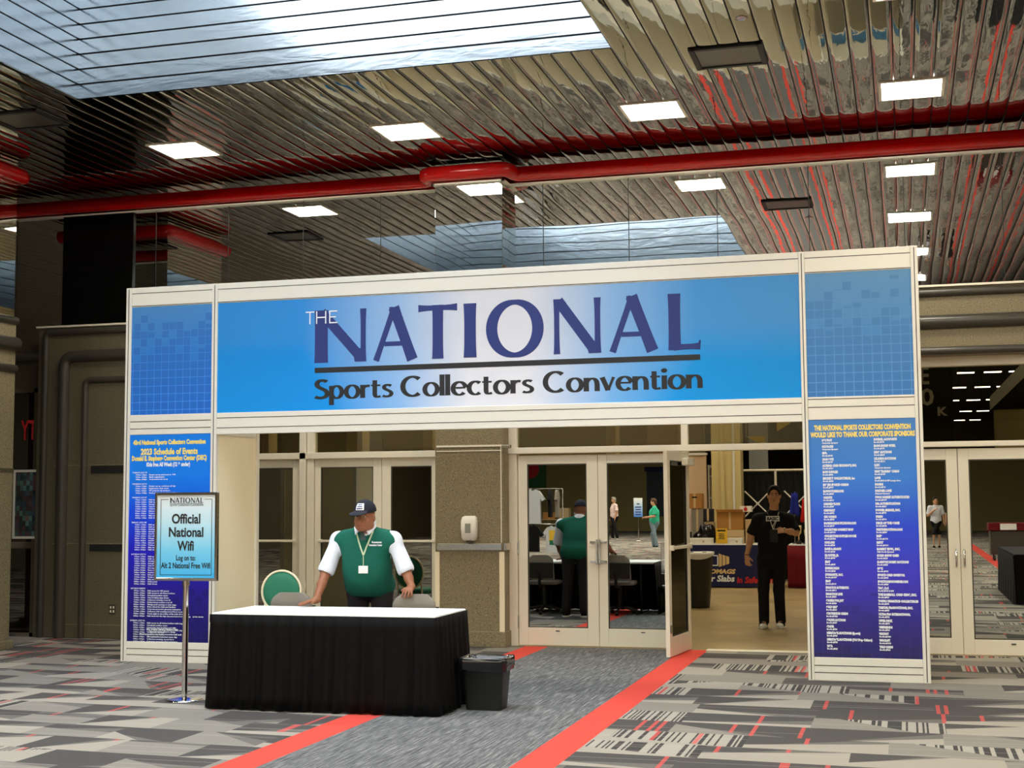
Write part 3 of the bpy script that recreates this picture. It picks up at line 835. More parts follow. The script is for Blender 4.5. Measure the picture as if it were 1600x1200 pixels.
# recess with a dark glazed wall beyond the pier
mb = MB().box(-13.0, -10.30, 15.0, 15.3, 0, 3.6)
struct(mb.build('wall_recess', 'brown'), 'dark wall in the recess at far left')
g = struct(MB().box(-11.9, -10.36, 14.96, 14.985, 0.05, 3.0).build('window_2', 'darkglass'), 'dark glass panel in the left recess')
mb = MB()
mb.box(-10.37, -10.30, 14.94, 15.0, 0, 3.05); mb.box(-11.96, -11.9, 14.94, 15.0, 0, 3.05); mb.box(-11.96, -10.30, 14.94, 15.0, 3.0, 3.06); mb.box(-11.96, -10.30, 14.94, 15.0, 0.0, .05)
mb.build('window_frame', 'steel', g)
mb = MB().box(-11.9, -10.37, 14.94, 14.96, 1.07, 1.16, b=.004)
mb.build('steel_band', 'steel', g)
for z, r in ((3.43, .06), (3.15, .04)):
    pass
struct(MB().tube([(-13, 14.98, 3.45), (-10.3, 14.98, 3.45)], .06, 12).build('trim_17', 'tube'), 'moulding over the dark glass panel')

# granite column between the doors
mb = MB()
mb.box(-5.12, -4.31, 14.94, 15.25, 0, 3.09, b=.008)
mb.box(-5.14, -4.29, 14.91, 15.25, 0, .17, b=.006)
colm = struct(mb.build('column', 'granite'), 'granite column between the two banks of doors')
mb = MB(); mb.box(-5.09, -4.33, 14.915, 14.94, 1.067, 1.145, b=.006); mb.box(-4.31, -4.285, 14.93, 15.20, 1.067, 1.145, b=.004)
b_ = mb.build('steel_band', 'steel', colm)
mb = MB(); mb.box(-5.12, -5.065, 14.925, 14.94, .17, 1.05, b=.004); mb.box(-4.365, -4.305, 14.925, 14.94, .17, 1.05, b=.004)
mb.build('corner_guard', 'cream', colm)
mb = MB(); mb.box(-5.10, -4.33, 14.93, 14.94, 2.225, 2.245); mb.box(-5.10, -4.33, 14.933, 14.94, 2.175, 2.185); mb.box(-4.345, -4.335, 14.93, 14.94, 1.15, 2.225)
mb.build('panel_joint', 'alu', colm)
mb = MB().box(-4.31, -4.22, 14.90, 14.95, 2.20, 2.24, b=.004)
mb.build('bracket', 'steel', colm)

# door frames -------------------------------------------------------
def bars(name, boxes, m='alu', label=None):
    mb = MB()
    for b in boxes: mb.box(*b, b=.004)
    return struct(mb.build(name, m), label)
FY0, FY1 = 15.14, 15.26
bars('trim_18', [(-8.0, -7.92, FY0, FY1, 0, 3.09), (-6.875, -6.795, FY0 - .02, FY1, 0, 3.09), (-6.785, -6.70, FY0, FY1, 0, 3.09), (-8.0, -5.1, FY0 - .02, FY1, 2.125, 2.20), (-8.0, -5.1, FY0, FY1, 3.0, 3.09), (-5.15, -5.08, FY0, FY1, 0, 3.09)], label='frame of the left bank of doors')
bars('trim_19', [(-4.31, -4.215, FY0, FY1, 0, 3.09), (-2.345, -2.27, FY0, FY1, 2.125, 3.09), (-4.31, -.25, FY0 - .02, FY1, 2.145, 2.215), (-4.31, -.25, FY0, FY1, 3.0, 3.09), (-.35, -.25, FY0, FY1, 0, 3.09)], label='frame of the middle bank of doors')
bars('trim_20', [(-.25, 4.0, FY0 - .02, FY1, 2.145, 2.20), (-.25, 4.0, FY0 - .03, FY1, 2.985, 3.085), (1.42, 1.50, FY0, FY1, 0, 3.09), (3.2, 3.28, FY0, FY1, 0, 3.09)], label='frame of the right bank of doors')
struct(MB().box(3.28, 9.0, 14.95, 15.3, 0, 3.09).build('wall_front.001', 'granite'), 'granite right of the right-hand doors')
struct(MB().box(4.0, 9.0, 14.9, 15.3, 3.09, 5.3).build('wall_header.001', 'granite'))

WN = [3]
def transom(x0, x1, z0, z1, g, label):
    o = struct(MB().box(x0, x1, 15.195, 15.205, z0, z1).build('window_%d' % WN[0], g), label); WN[0] += 1
transom(-7.92, -6.87, 2.20, 3.0, 'clearglass', 'transom over the far left door')
transom(-6.70, -5.15, 2.20, 3.0, 'clearglass', 'transom over the left pair of doors')
transom(-4.215, -2.345, 2.215, 3.0, 'clearglass', 'transom over the closed middle doors')
transom(-2.27, -.35, 2.215, 3.0, 'clearglass', 'transom over the open doorway')
transom(-.25, 1.42, 2.20, 2.985, 'clearglass', 'transom over the right doors')
transom(1.5, 3.2, 2.20, 2.985, 'clearglass', 'transom right of the frame')

DN = [1]
def leaf(x0, x1, stile=(.10, .10), glassm='doorglass', z1=2.125, top=.10, bottom=.205, label='', pull=None, bar=None, T=None, y=15.19):
    """door leaf: frame of four rails, pane, pull handle or push bar"""
    mb = MB(); t = .045
    mb.box(x0, x0 + stile[0], y - t / 2, y + t / 2, .008, z1, b=.004, T=T); mb.box(x1 - stile[1], x1, y - t / 2, y + t / 2, .008, z1, b=.004, T=T)
    mb.box(x0 + stile[0], x1 - stile[1], y - t / 2, y + t / 2, z1 - top, z1, b=.004, T=T); mb.box(x0 + stile[0], x1 - stile[1], y - t / 2, y + t / 2, .008, bottom, b=.004, T=T)
    root = struct(mb.build('door_%d' % DN[0], 'alu'), label); DN[0] += 1
    MB().box(x0 + stile[0] - .003, x1 - stile[1] + .003, y - .005, y + .005, bottom - .003, z1 - top + .003, T=T).build('glass_pane', glassm, root)
    mb = MB(); g = .012
    a, b_, c, d = x0 + stile[0], x1 - stile[1], bottom, z1 - top
    for q in ((a, a + g, c, d), (b_ - g, b_, c, d), (a + g, b_ - g, c, c + g), (a + g, b_ - g, d - g, d)): mb.box(q[0], q[1], y - .016, y + .016, q[2], q[3], T=T)
    mb.build('glazing_bead', 'tube', root)
    if pull:
        px, za, zb, style = pull
        mb = MB()
        if style == 'bracket':
            s_ = 1 if px < (x0 + x1) / 2 else -1
            for z in (za, zb): mb.box(px - .035, px + .035, y - .05, y - .022, z - .012, z + .012, b=.004, T=T)
            mb.box(px - .042 * s_ - .012, px - .042 * s_ + .012, y - .062, y - .04, min(za, zb) - .03, max(za, zb) + .03, b=.004, T=T)
        else:
            P = [Vector((px, y - .02, zb)), Vector((px, y - .06, zb + .02)), Vector((px, y - .075, (za + zb) / 2)), Vector((px, y - .06, za - .02)), Vector((px, y - .02, za))]
            if T is not None: P = [T @ q for q in P]
            mb.tube(P, .011, 8)
        mb.build('pull_handle', 'chrome', root)
    if bar:
        mb = MB(); mb.box(x0 + .05, x1 - .05, y - .05, y - .03, bar - .014, bar + .014, b=.005, T=T); mb.box(x0 + .05, x0 + .09, y - .04, y, bar - .02, bar + .02, b=.004, T=T); mb.box(x1 - .09, x1 - .05, y - .04, y, bar - .02, bar + .02, b=.004, T=T)
        mb.build('push_bar', 'alu', root)
    return root
leaf(-7.92, -6.88, glassm='leftglass', label='closed door at far left, partly behind the arch', bar=1.163)
leaf(-6.695, -5.855, (.075, .105), 'leftglass', label='closed left-hand door behind the desk man', bar=1.163)
leaf(-5.85, -5.15, (.11, .09), 'leftglass', label='closed door beside the granite column', bar=1.163)
d = leaf(-4.206, -3.290, (.105, .125), label='left leaf of the closed mirrored doors', pull=(-3.345, 1.155, .94, 'bracket'))
e = leaf(-3.284, -2.352, (.10, .165), label='right leaf of the closed mirrored doors', pull=(-3.225, 1.155, .94, 'bracket'))
for q, px in ((d, -3.76), (e, -2.80)): MB().box(px - .022, px + .022, 15.16, 15.17, .165, .175).build('door_stop', 'black', q)
MB().box(-4.216, -4.200, 15.14, 15.175, .20, .34, b=.003).build('hinge', 'steel', d); MB().box(-4.216, -4.200, 15.14, 15.175, 1.02, 1.16, b=.003).build('hinge', 'steel', d)
# the open leaf, swung towards the lobby
ang = math.atan2(14.31 - 15.16, -2.362 + 2.275)
T = Matrix.Translation((-2.285, 15.16, 0)) @ Matrix.Rotation(ang, 4, 'Z') @ Matrix.Translation((0, -15.19, 0))
o = leaf(0.01, .90, (.11, .10), 'darkglass', label='open glass door swung towards the lobby', T=T)
mb = MB(); mb.box(.06, .84, 15.23, 15.25, 1.10, 1.135, b=.005, T=T); mb.box(.06, .10, 15.20, 15.25, 1.09, 1.145, b=.004, T=T); mb.box(.80, .84, 15.20, 15.25, 1.09, 1.145, b=.004, T=T)
mb.build('push_bar', 'alu', o)
mb = MB(); mb.box(.72, .90 - .015, 15.125, 15.165, .98, 1.0, b=.004, T=T); mb.box(.78, .80, 15.10, 15.165, .85, 1.18, b=.006, T=T)
mb.build('pull_handle', 'chrome', o)
mb = MB(); mb.box(.06, .34, 15.215, 15.29, 1.98, 2.06, b=.008, T=T)
mb.build('door_closer', 'alu', o)
MB().box(.825, .895, 15.212, 15.222, .25, .33, T=T).build('edge_latch', 'steel', o)
leaf(-.245, .532, (.11, .112), label='left leaf of the right-hand mirrored doors', top=.115, bottom=.175, pull=(.492, 1.08, .90, 'bow'))
leaf(.538, 1.415, (.105, .11), label='right leaf of the right-hand mirrored doors', top=.115, bottom=.165, pull=(.572, 1.08, .90, 'bow'))
MB().box(1.0, 1.045, 15.155, 15.166, .12, .13).build('door_stop', 'black', bpy.data.objects['door_%d' % (DN[0] - 1)])
leaf(1.505, 3.195, (.105, .11), label='mirrored door right of the frame', top=.115, bottom=.165)

# exhibition hall shell
M['peach2'] = mat('tan painted post', srgb(176, 150, 104), .6)
M['hallwall'] = mat('hall wall', srgb(70, 64, 50), 0.8)
M['hallceil'] = mat('dark hall ceiling', srgb(34, 32, 28), 0.9)
struct(MB().box(-20, 15, 120, 120.1, 0, 9).build('wall_hall_back', 'hallwall'))
struct(MB().box(-20.1, -20, 15.4, 120, 0, 9).build('wall_hall_left', 'hallwall'))
struct(MB().box(15, 15.1, 15.4, 120, 0, 9).build('wall_hall_right', 'creamwall'))
struct(MB().box(-20, 15, 15.4, 120, 9, 9.1).build('ceiling_hall', 'hallceil'))
struct(MB().box(-20, 15, 15.31, 15.4, 3.1, 9).build('wall_hall_front', 'hallwall'))

for k, (pa, pb) in enumerate(((541, 566), (660, 676), (409, 420))):
    q, r_ = at(pa, 690, 19), at(pb, 690, 19)
    struct(MB().box(q.x, r_.x, 19, 19.3, 0, 8.9, b=.01).build('column.%03d' % (k + 2), 'creamwall'), 'cream post in the hall behind the left doors')
for k, (pa, pb, Y) in enumerate(((947, 962, 19), (1011, 1060, 20))):
    q, r_ = at(pa, 690, Y), at(pb, 690, Y)
    struct(MB().box(q.x, r_.x, Y, Y + .3, 0, 8.9, b=.01).build('column.%03d' % (k + 5), 'creamwall' if k == 0 else 'peach2'), 'tan post in the hall behind the middle transom')
struct(MB().box(-18, -4.7, 34, 34.2, 0, 5.5).build('wall_partition.001', 'olive'), 'olive partition deep inside the hall')
# added glowing panel that brightens the rear of the lobby
g = struct(MB().box(-17, -1, -30, -12, ZC - .03, ZC - .012).build('window_20', 'rear_fill'), 'added fill light panel over the rear of the lobby')
mb = MB()
for i in range(1, 8): mb.box(-17 + 2 * i - .03, -17 + 2 * i + .03, -30, -12, ZC - .06, ZC - .03)
for i in range(0, 7): mb.box(-17, -1, -30 + 3 * i - .03, -30 + 3 * i + .03, ZC - .06, ZC - .03)
mb.build('glazing_bars', 'alu', g)  # bars across the added fill panel
# ------------------------------------------------------------------ entrance archway
YA = 12.797
arch = thing('entrance_archway', 'blue and silver convention entrance archway with two towers and a wide header', 'archway', (-3.8, YA, 0))
PXS = [(-7.80, -7.735), (-6.805, -6.74), (-0.876, -0.822), (0.108, 0.172)]
for i, (a, b) in enumerate(PXS):
    for yy in (YA, YA + 0.94):
        mb = MB(); mb.box(a, b, yy, yy + .06, 0, 3.865, b=.006)
        m_ = (a + b) / 2; mb.box(m_ - .004, m_ + .004, yy - .0015, yy + .001, .01, 3.85, 1)
        mb.build('post', ['silver', 'tube'], arch)
def rail(x0, x1, z0, z1, lines, y=YA + .008, d=.04):
    mb = MB(); mb.box(x0, x1, y, y + d, z0, z1, b=.004)
    for f in lines: mb.box(x0, x1, y - .002, y, z0 + (z1 - z0) * f - .0035, z0 + (z1 - z0) * f + .0035, 1)
    return mb.build('rail', ['silver', 'tube'], arch)
for a, b in ((-7.735, -6.805), (-6.74, -.876), (-.822, .108)):
    rail(a, b, 3.66, 3.865, (.70, .05))
rail(-7.735, -6.805, 2.323, 2.53, (.66, .30)); rail(-.822, .108, 2.323, 2.53, (.9, .55)); rail(-6.74, -.876, 2.31, 2.53, (.76, .30))
rail(-7.735, -6.805, .0, .206, (.65, .35)); rail(-.822, .108, 0, .206, (.65, .35))
# side frames and inner/outer wall panels of the towers
for x in (-7.80 + .03, -6.775, -.85, .14):
    for z0, z1 in ((0, .10), (2.31, 2.40), (3.78, 3.865)): MB().box(x - .02, x + .02, YA + .06, YA + .94, z0, z1, b=.004).build('side_rail', 'silver', arch)
    MB().box(x - .012, x + .012, YA + .06, YA + .94, .10, 2.31).build('side_panel', 'cream', arch)
    MB().box(x - .012, x + .012, YA + .06, YA + .94, 2.40, 3.78).build('side_panel', 'cream', arch)
for a, b in ((-7.735, -6.805), (-.822, .108)):
    MB().box(a, b, YA + .955, YA + .985, .05, 3.84).build('back_panel', 'cream', arch)
MB().box(-6.74, -.876, YA + .05, YA + .075, 2.33, 3.85).build('back_panel', 'cream', arch)

PYF = YA + .014                                        # face of the printed panels
def panel(name, x0, x1, z0, z1, m, label):
    o = MB().box(x0, x1, PYF, PYF + .018, z0, z1).build(name, m, arch, fix=True)
    # printed colour runs in world metres: keep object space = world space
    return o
# the panels' prints use object coordinates, so their objects sit at the world origin of the arch
def world_panel(name, x0, x1, z0, z1, m, label):
    o = MB().box(x0, x1, PYF, PYF + .018, z0, z1).build(name, m, None)
    o.parent = arch; o.location = -Vector(arch.location)
    o['label'] = label
    return o
header = world_panel('header_panel', -6.742, -.874, 2.528, 3.662, 'banner', 'wide blue header sign with the convention title')
up_l = world_panel('tower_panel', -7.737, -6.803, 2.528, 3.662, 'blue_left', 'blank blue checked panel on the left tower')
up_r = world_panel('tower_panel', -.824, .110, 2.528, 3.662, 'blue_right', 'blank blue checked panel on the right tower')
sched = world_panel('schedule_panel', -7.737, -6.803, .204, 2.325, 'schedule', 'blue schedule of events panel on the left tower')
spons = world_panel('sponsor_panel', -.824, .110, .204, 2.325, 'sponsors', 'blue corporate sponsors panel on the right tower')
mb = MB().box(-3.862, -3.858, PYF - .001, PYF, 2.53, 3.66); mb.build('panel_joint', M['tube'], header) if False else None

def title(mb, x, z, sc, y, flip=1):
    """NATIONAL in flared capitals, sc = size of one metre in the header"""
    cnt = [0]
    def put(vf, ox):
        vs, fs = vf; cnt[0] += 1; yy = y - .0003 * (cnt[0] % 6)
        mb.add([(x + (ox + a) * sc, yy, z + b * sc) for a, b in vs], fs)
    H = .53
    def stem(ox, w, f=.10, h=H, z0=0): put(stroke(line((0, z0), (0, h), 10), w, w, f), ox + w / 2)
    # N
    stem(.0, .140, .06); put(stroke(line((.070, H - .02), (.500, .035), 10), .125, .05, .02), 0); put(stroke(line((.520, H), (.520, .0), 10), .055, .055, .25), 0)
    put(([(.43, 0), (.548, 0), (.548, .12), (.40, .15)], [(0, 1, 2, 3)]), 0)
    # A
    def A(ox, w):
        ap = w * .47
        put(stroke(line((.03, 0), (ap, H - .005), 10), .058, .05, .12), ox); put(stroke(line((ap - .005, H - .003), (w - .058, 0), 10), .112, .05, .08), ox)
        put(([(ap - .055, H), (ap + .045, H), (ap + .03, H - .06), (ap - .04, H - .06)], [(0, 1, 2, 3)]), ox)
        put(stroke(line((w * .25, .165), (w * .68, .165), 4), .05, .045), ox)
    A(.627, .47)
    # T
    stem(1.101 + .148, .108, .10); put(stroke(line((0.0, H - .028), (.402, H - .028), 10), .05, .05, .45), 1.101)
    # I
    stem(1.575, .118, .12)
    # O
    put(stroke(arc(.286, H / 2, .232, H / 2 - .008, 0, 360, 56)[:-1], .115, .048, closed=True), 1.799)
    # N
    o = 2.473
    put(stroke(line((.030, 0), (.030, H), 10), .052, .052, .25), o); put(stroke(line((.045, H - .015), (.395, .03), 10), .115, .05, .02), o); put(stroke(line((.428, H), (.428, 0), 10), .055, .055, .25), o)
    put(([(.34, 0), (.455, 0), (.455, .10), (.31, .12)], [(0, 1, 2, 3)]), o); put(([(.002, H), (.09, H), (.14, H - .09), (.03, H - .05)], [(0, 1, 2, 3)]), o)
    A(3.014, .47)
    # L
    stem(3.580, .110, .10); put(stroke(line((.05, .026), (.293, .030), 8), .05, .05, .35), 3.580)
    put(([(.25, 0), (.293, -.002), (.300, .085), (.285, .085)], [(0, 1, 2, 3)]), 3.580)

GL = {
 'S': (.60, [(bez([(.50, .86), (.40, .97), (.12, .98), (.11, .75), (.10, .53), (.52, .51), (.52, .26), (.52, .04), (.18, .0), (.05, .12)]), .20, .13, 0)]),
 'p': (.58, [(line((.09, -.32), (.09, .65)), .19, .19, .05), (arc(.29, .33, .205, .305, 150, -150), .18, .085, 0)]),
 'o': (.64, [(arc(.32, .325, .235, .315, 0, 360, 36)[:-1], .185, .085, 'c')]),
 'r': (.40, [(line((.09, 0), (.09, .65)), .19, .19, .05), (bez([(.09, .38), (.14, .56), (.22, .62), (.37, .585)]), .13, .12, 0)]),
 't': (.42, [(bez([(.16, .86), (.16, .6), (.16, .4), (.16, .22), (.16, .02), (.24, .0), (.38, .06)]), .18, .09, 0), (line((.02, .605), (.37, .605), 3), .08, .08, .1)]),
 's': (.46, [(bez([(.37, .56), (.28, .64), (.10, .63), (.10, .49), (.10, .36), (.38, .34), (.38, .18), (.38, .03), (.16, -.0), (.05, .08)]), .16, .10, 0)]),
 'C': (.84, [(arc(.46, .5, .37, .475, 48, 312), .20, .10, .15)]),
 'l': (.21, [(line((.095, 0), (.095, 1.04)), .19, .19, .05)]),
 'e': (.60, [(arc(.32, .325, .235, .315, 8, 318), .185, .085, 0), (line((.10, .36), (.55, .36), 3), .08, .08, 0)]),
 'c': (.55, [(arc(.32, .325, .235, .315, 48, 312), .185, .085, .1)]),
 'v': (.54, [(line((.06, .65), (.27, .02)), .185, .1, .1), (line((.27, .02), (.47, .65)), .10, .1, .2)]),
 'n': (.60, [(line((.09, 0), (.09, .65)), .19, .19, .05), (bez([(.09, .40), (.14, .56), (.26, .63), (.36, .59), (.46, .55), (.48, .40), (.48, .30), (.48, .2), (.48, .1), (.48, 0)]), .185, .09, 0)]),
 'i': (.21, [(line((.095, 0), (.095, .65)), .19, .19, .05), (arc(.095, .88, .055, .055, 0, 360, 14)[:-1], .11, .11, 'c')]),
 ' ': (.3, []),
}
def flared(mb, word, x0, x1, y, z, cap):
    tot = sum(GL[c][0] for c in word) - .10; k = (x1 - x0) / tot; x = x0
    for c in word:
        adv, st = GL[c]
        for q_, (pts, a, b, f) in enumerate(st):
            vs, fs = stroke(pts, a, b, 0 if f == 'c' else f, f == 'c')
            mb.add([(x + u * k, y - .0004 * q_, z + w * cap) for u, w in vs], fs)
        x += adv * k
mb = MB(); title(mb, -5.661, 3.005, 1.0, PYF - .002); mb.build('title_lettering', 'ink_navy', header)
mb = MB(); mb.box(-5.661, -1.790, PYF - .003, PYF - .001, 2.905, 2.957); mb.build('underline', 'ink_black', header)
mb = MB()
for w, a, b in (('Sports', -5.667, -4.848), ('Collectors', -4.747, -3.413), ('Convention', -3.299, -1.791)): flared(mb, w, a, b, PYF - .002, 2.642, .198)
mb.build('subtitle_lettering', 'ink_black', header)
mb = MB(); y_ = PYF - .004
sgn = [0]
def seg(a, b, w=.0125):
    sgn[0] += 1; vs, fs = stroke(line(a, b, 2), w, w); mb.add([(-5.762 + p, y_ - .0003 * sgn[0], 3.400 + q) for p, q in vs], fs)
h_ = .128
seg((0, h_ - .006), (.095, h_ - .006)); seg((.047, 0), (.047, h_))
seg((.120, 0), (.120, h_)); seg((.218, 0), (.218, h_)); seg((.120, h_ / 2), (.218, h_ / 2))
seg((.262, 0), (.262, h_)); seg((.256, h_ - .006), (.347, h_ - .006)); seg((.256, .006), (.347, .006)); seg((.262, h_ / 2), (.330, h_ / 2))
mb.build('article_lettering', 'ink_white', header)

# schedule ------------------------------------------------------------
ty = PYF - .002
mb = MB()
for s_, x, w, z, sz in (('43rd National Sports Collectors Convention', -7.28, .835, 2.222, .062), ('2023 Schedule of Events', -7.28, .655, 2.118, .085), ('Donald E. Stephens Convention Center (DEC)', -7.28, .86, 2.056, .066)):
    put_text(mb, s_, x, ty, z, sz, bold=.004, align='CENTER', width=w)
mb.build('heading_lettering', 'ink_yellow', sched)
mb = MB()
put_text(mb, 'Kids free All Week (12 & under)', -7.288, ty, 1.995, .055, bold=.003, align='CENTER', width=.50)
blocks = [('TUESDAY, JULY 25', ['Dealer set up and move in  7:00', 'Early registration', 'Corporate booth set up']),
 ('WEDNESDAY, JULY 26', ['Dealer set up continues all day', 'Registration desk opens', 'VIP party for all members', 'Sneak preview for package holders']),
 ('THURSDAY, JULY 27', ['Hall opens for VIP', 'Hall opens to all', 'Autograph pavilion', 'Case breaking stage', 'Collector seminar', 'Kids program', 'Trade night one', 'Main stage show', 'Hall closes']),
 ('FRIDAY, JULY 28', ['Hall opens for VIP', 'Hall opens to all', 'Grading drop off', 'Autograph pavilion', 'Case breaking stage', 'Set collectors meeting', 'Vintage seminar', 'Auction preview', 'Kids program', 'Trade night two', 'Main stage show', 'Hall closes']),
 ('SATURDAY, JULY 29', ['Hall opens for VIP', 'Hall opens to all', 'Grading drop off', 'Autograph pavilion', 'Case breaking stage', 'Set registry lunch', 'Photo seminar', 'Auction evening', 'Kids program', 'Trade night three', 'Main stage show', 'Hobby panel', 'Hall closes']),
 ('SATURDAY EVENTS', ['Hall opens for VIP guests', 'Hall opens to all ticket holders', 'Autograph pavilion opens', 'Case breaking stage shows', 'Collectors meeting, room 42', 'Hobby history seminar room 43', 'Vintage pack opening on main stage', 'Prize wheel for kids and families', 'Corporate promotion giveaway redemption', 'Collectors club meeting second floor room 45', 'Trade night in the lobby of the hall, all welcome', 'Hall closes for the day, see you tomorrow morning    at the doors']),
 ('SUNDAY, JULY 30', ['Hall opens to all ticket holders with bags', 'Autograph pavilion opens', 'Corporate case breaking and raffle', 'Kids program and prize wheel on main stage', 'Vintage pack opening', 'Hobby history seminar', 'Set registry awards', 'Collectors meeting, second floor', 'Corporate promotion final redemption', 'Hall closes']),
 ('MONDAY, JULY 31', ['Dealer move out'])]
z = 1.925
for head, rows in blocks:
    put_text(mb, head, -7.70, ty, z, .019, bold=.0006, width=.17, res=1); z -= .0232
    for k, rw in enumerate(rows):
        put_text(mb, '%d:%02dam - %d:00pm' % (7 + k % 5, (k * 15) % 60, 1 + k % 8), -7.662, ty, z, .019, bold=.0006, width=.128, res=1)
        put_text(mb, rw, -7.505, ty, z, .019, bold=.0006, width=min(.66, .0098 * len(rw)), res=1); z -= .0232
    z -= .024
for k, s_ in enumerate(('DEC - Donald E. Stephens Convention Center', 'Times and events subject to change', 'Morning program runs in the convention hall each day', 'The schedule is posted every day')):
    put_text(mb, s_, -7.33, ty, .328 - k * .026, .021, bold=.0008, align='CENTER', width=(.36, .30, .52, .34)[k], res=1)
mb.build('body_lettering', 'ink_white', sched)

# sponsors -----------------------------------------------------------
mb = MB()
put_text(mb, 'THE NATIONAL SPORTS COLLECTORS CONVENTION', -.352, ty, 2.228, .060, bold=.004, align='CENTER', width=.84)
put_text(mb, 'WOULD LIKE TO THANK OUR CORPORATE SPONSORS', -.352, ty, 2.166, .060, bold=.004, align='CENTER', width=.91)
mb.build('heading_lettering', 'ink_yellow', spons)
mb = MB()
left = [('SGC PROF', 'Corporate Sponsor'), ('SCS PACKS', 'Corporate Sponsor'), ('SA', 'Booth #140'), ('ADAM GOTS', 'Booth #147'), ('ALTERNA CARD EXCHANGE, INC.', 'Booth #151'), ('BCW SUPPLIES', 'Booth #802'), ('BECKETT COLLECTIBLES, Inc', 'Booth #628'), ('BIG JIM SPORTS CARDS', 'Booth #717'), ('BLOWOUTCARDS.COM', 'Booth #308'), ('CARDSTM', 'Booth #213'), ('CARDHEDGE.COM', 'Booth #407'), ('CARDVAULT', 'Booth #352'), ('CBC COMICS', 'Booth #508'), ('BOARDSCARDSUPPLYSHOPS.COM', 'Booth #917'), ('COLLECTORS CONNECT SHOP', 'Booth #1010'), ('COLLECTORS SUPPLIES HOUSE', 'Booth #1024'), ('COMC.COM', 'Booth #528'), ('DAVE & ADAM\'S', 'Booth #126'), ('DJ HYPER JR', 'Booth #347'), ('EBAY', 'Booth #337'), ('EMPIRECARDS', 'Booth #226'), ('DYNAMITE, INC.', 'Booth #1007'), ('EBAY', 'Booth #114'), ('FANATICS AUTHENTIC', 'Booth #811'), ('FANATICS LIVE', 'Booth #830'), ('GAMERS FOR JOY', 'Booth #628'), ('GOLD RING', 'Booth #221'), ('GAS PREMIUM CARDS', 'Booth #1020'), ('GOLDIN AUCTIONS', 'Booth #607'), ('GRADER', 'Booth #720'), ('HERITAGE AUCTIONS (Sports)', 'Booth #725'), ('HERITAGE AUCTIONS (TCG/Pop Culture)', 'Booth #733'), ('HGA', 'Booth #925')]
right = [('INVERSE, ACCOUNTS', 'Booth #110'), ('IRON SHARP STEEL', 'Booth #115'), ('KING AUCTIONS', 'Booth #205'), ('LELANDS AUCTIONS', 'Booth #111'), ('LIX', 'Corporate Sponsor'), ('MINT TRADING CARDS', 'Booth #108'), ('LOVE', 'Booth #312 & VIP Lounge Area'), ('PANINI', 'Booth #516'), ('PARTNER LANE', 'Diamond Sponsor'), ('PWCC MARKET AUTHENTICATED', 'Booth #1017'), ('PSA AUTHENTICATION', 'Booth #221'), ('POWER BREAKS, INC.', 'Booth #719'), ('PRISM', 'Booth #716'), ('PIECE OF THE GAME', 'Booth #902'), ('PRISTINEAUCTION.COM', 'Booth #209'), ('RIP', 'Booth #1118'), ('RIPIT', 'Booth #1011'), ('ROBERT EDW., INC.', 'Club Booth Sponsor'), ('SCARD SHOW CASES', 'Booth #222'), ('SLABSTOX HOBBY AUCTIONS', 'Booth #425'), ('SGC', 'Booth #101'), ('SPORTS CARD INVESTOR', 'Booth #304'), ('SPORTSCARDNONSENSE.COM', 'Booth #420'), ('TAG, LLC', 'Booth #108 & 208'), ('THE BASEBALL CARD KING, INC.', 'Booth #901'), ('TOPPS / FANATICS COLLECTIBLES', 'Booth #600'), ('TRISTAR PRODUCTIONS, INC.', 'Booth #803'), ('ULTRA PRO INTERNATIONAL', 'Booth #732'), ('UPPER DECK', 'Booth #531'), ('VEEFRIENDS', 'Booth #906'), ('WHATNOT', 'Booth #1000'), ('WINCRAFT', 'Booth #1015'), ('YALE CARDS', 'Booth #726')]
for lst, xa, wk in ((left, -.706, .0112), (right, -.254, .0118)):
    for k, (a, b) in enumerate(lst):
        z = 2.128 - k * .0572
        put_text(mb, a, xa, ty, z, .027, bold=.0026, width=max(.05, wk * len(a)), res=1)
        put_text(mb, b, xa, ty, z - .0215, .018, bold=.0014, width=.0072 * len(b) + .02, res=1)
mb.build('body_lettering', 'ink_white', spons)

# ------------------------------------------------------------------ wifi sign on its chrome stand
SX, SY = -5.742, 10.407
st = thing('sign_stand', 'chrome floor stand with a light blue wifi sign beside the black-skirted table', 'sign', (SX, SY, 0))
MB().lathe([(0, .035), (.02, .035), (.028, .030), (.05, .026), (.085, .020), (.13, .012), (.155, .004), (.155, 0), (0, 0)], (SX, SY, 0), 32).build('base', 'chrome', st)
MB().cyl((SX, SY, .03), (SX, SY, .975), .024, n=20).build('pole', 'chrome', st)
MB().cyl((SX, SY, .93), (SX, SY, .975), .030, n=20).build('collar', 'chrome', st)
Ts = Matrix.Translation((SX, SY, 0)) @ Matrix.Rotation(R(0), 4, 'Z')
fx0, fx1, fz0, fz1 = SX - .288, SX + .288, .972, 1.70
mb = MB()
for a in ((fx0, fx0 + .022, fz0, fz1), (fx1 - .022, fx1, fz0, fz1), (fx0 + .022, fx1 - .022, fz0, fz0 + .026), (fx0 + .022, fx1 - .022, fz1 - .026, fz1)): mb.box(a[0], a[1], SY - .02, SY + .02, a[2], a[3], b=.005)
mb.build('sign_frame', 'chrome', st)
po = MB().box(fx0 + .02, fx1 - .02, SY - .008, SY + .008, fz0 + .022, fz1 - .022).build('poster', 'wifi', None)
po.parent = st; po.location = -Vector(st.location)
y_ = SY - .010
mb = MB()
title(mb, SX - .150, 1.614, .0850 * .92, y_)
mb.build('title_lettering', 'ink_black', po)
mb = MB()
put_text(mb, 'Sports Collectors Convention', SX + .003, y_, 1.588, .030, align='CENTER', width=.31); mb.box(SX - .152, SX + .152, y_ - .001, y_, 1.606, 1.609)
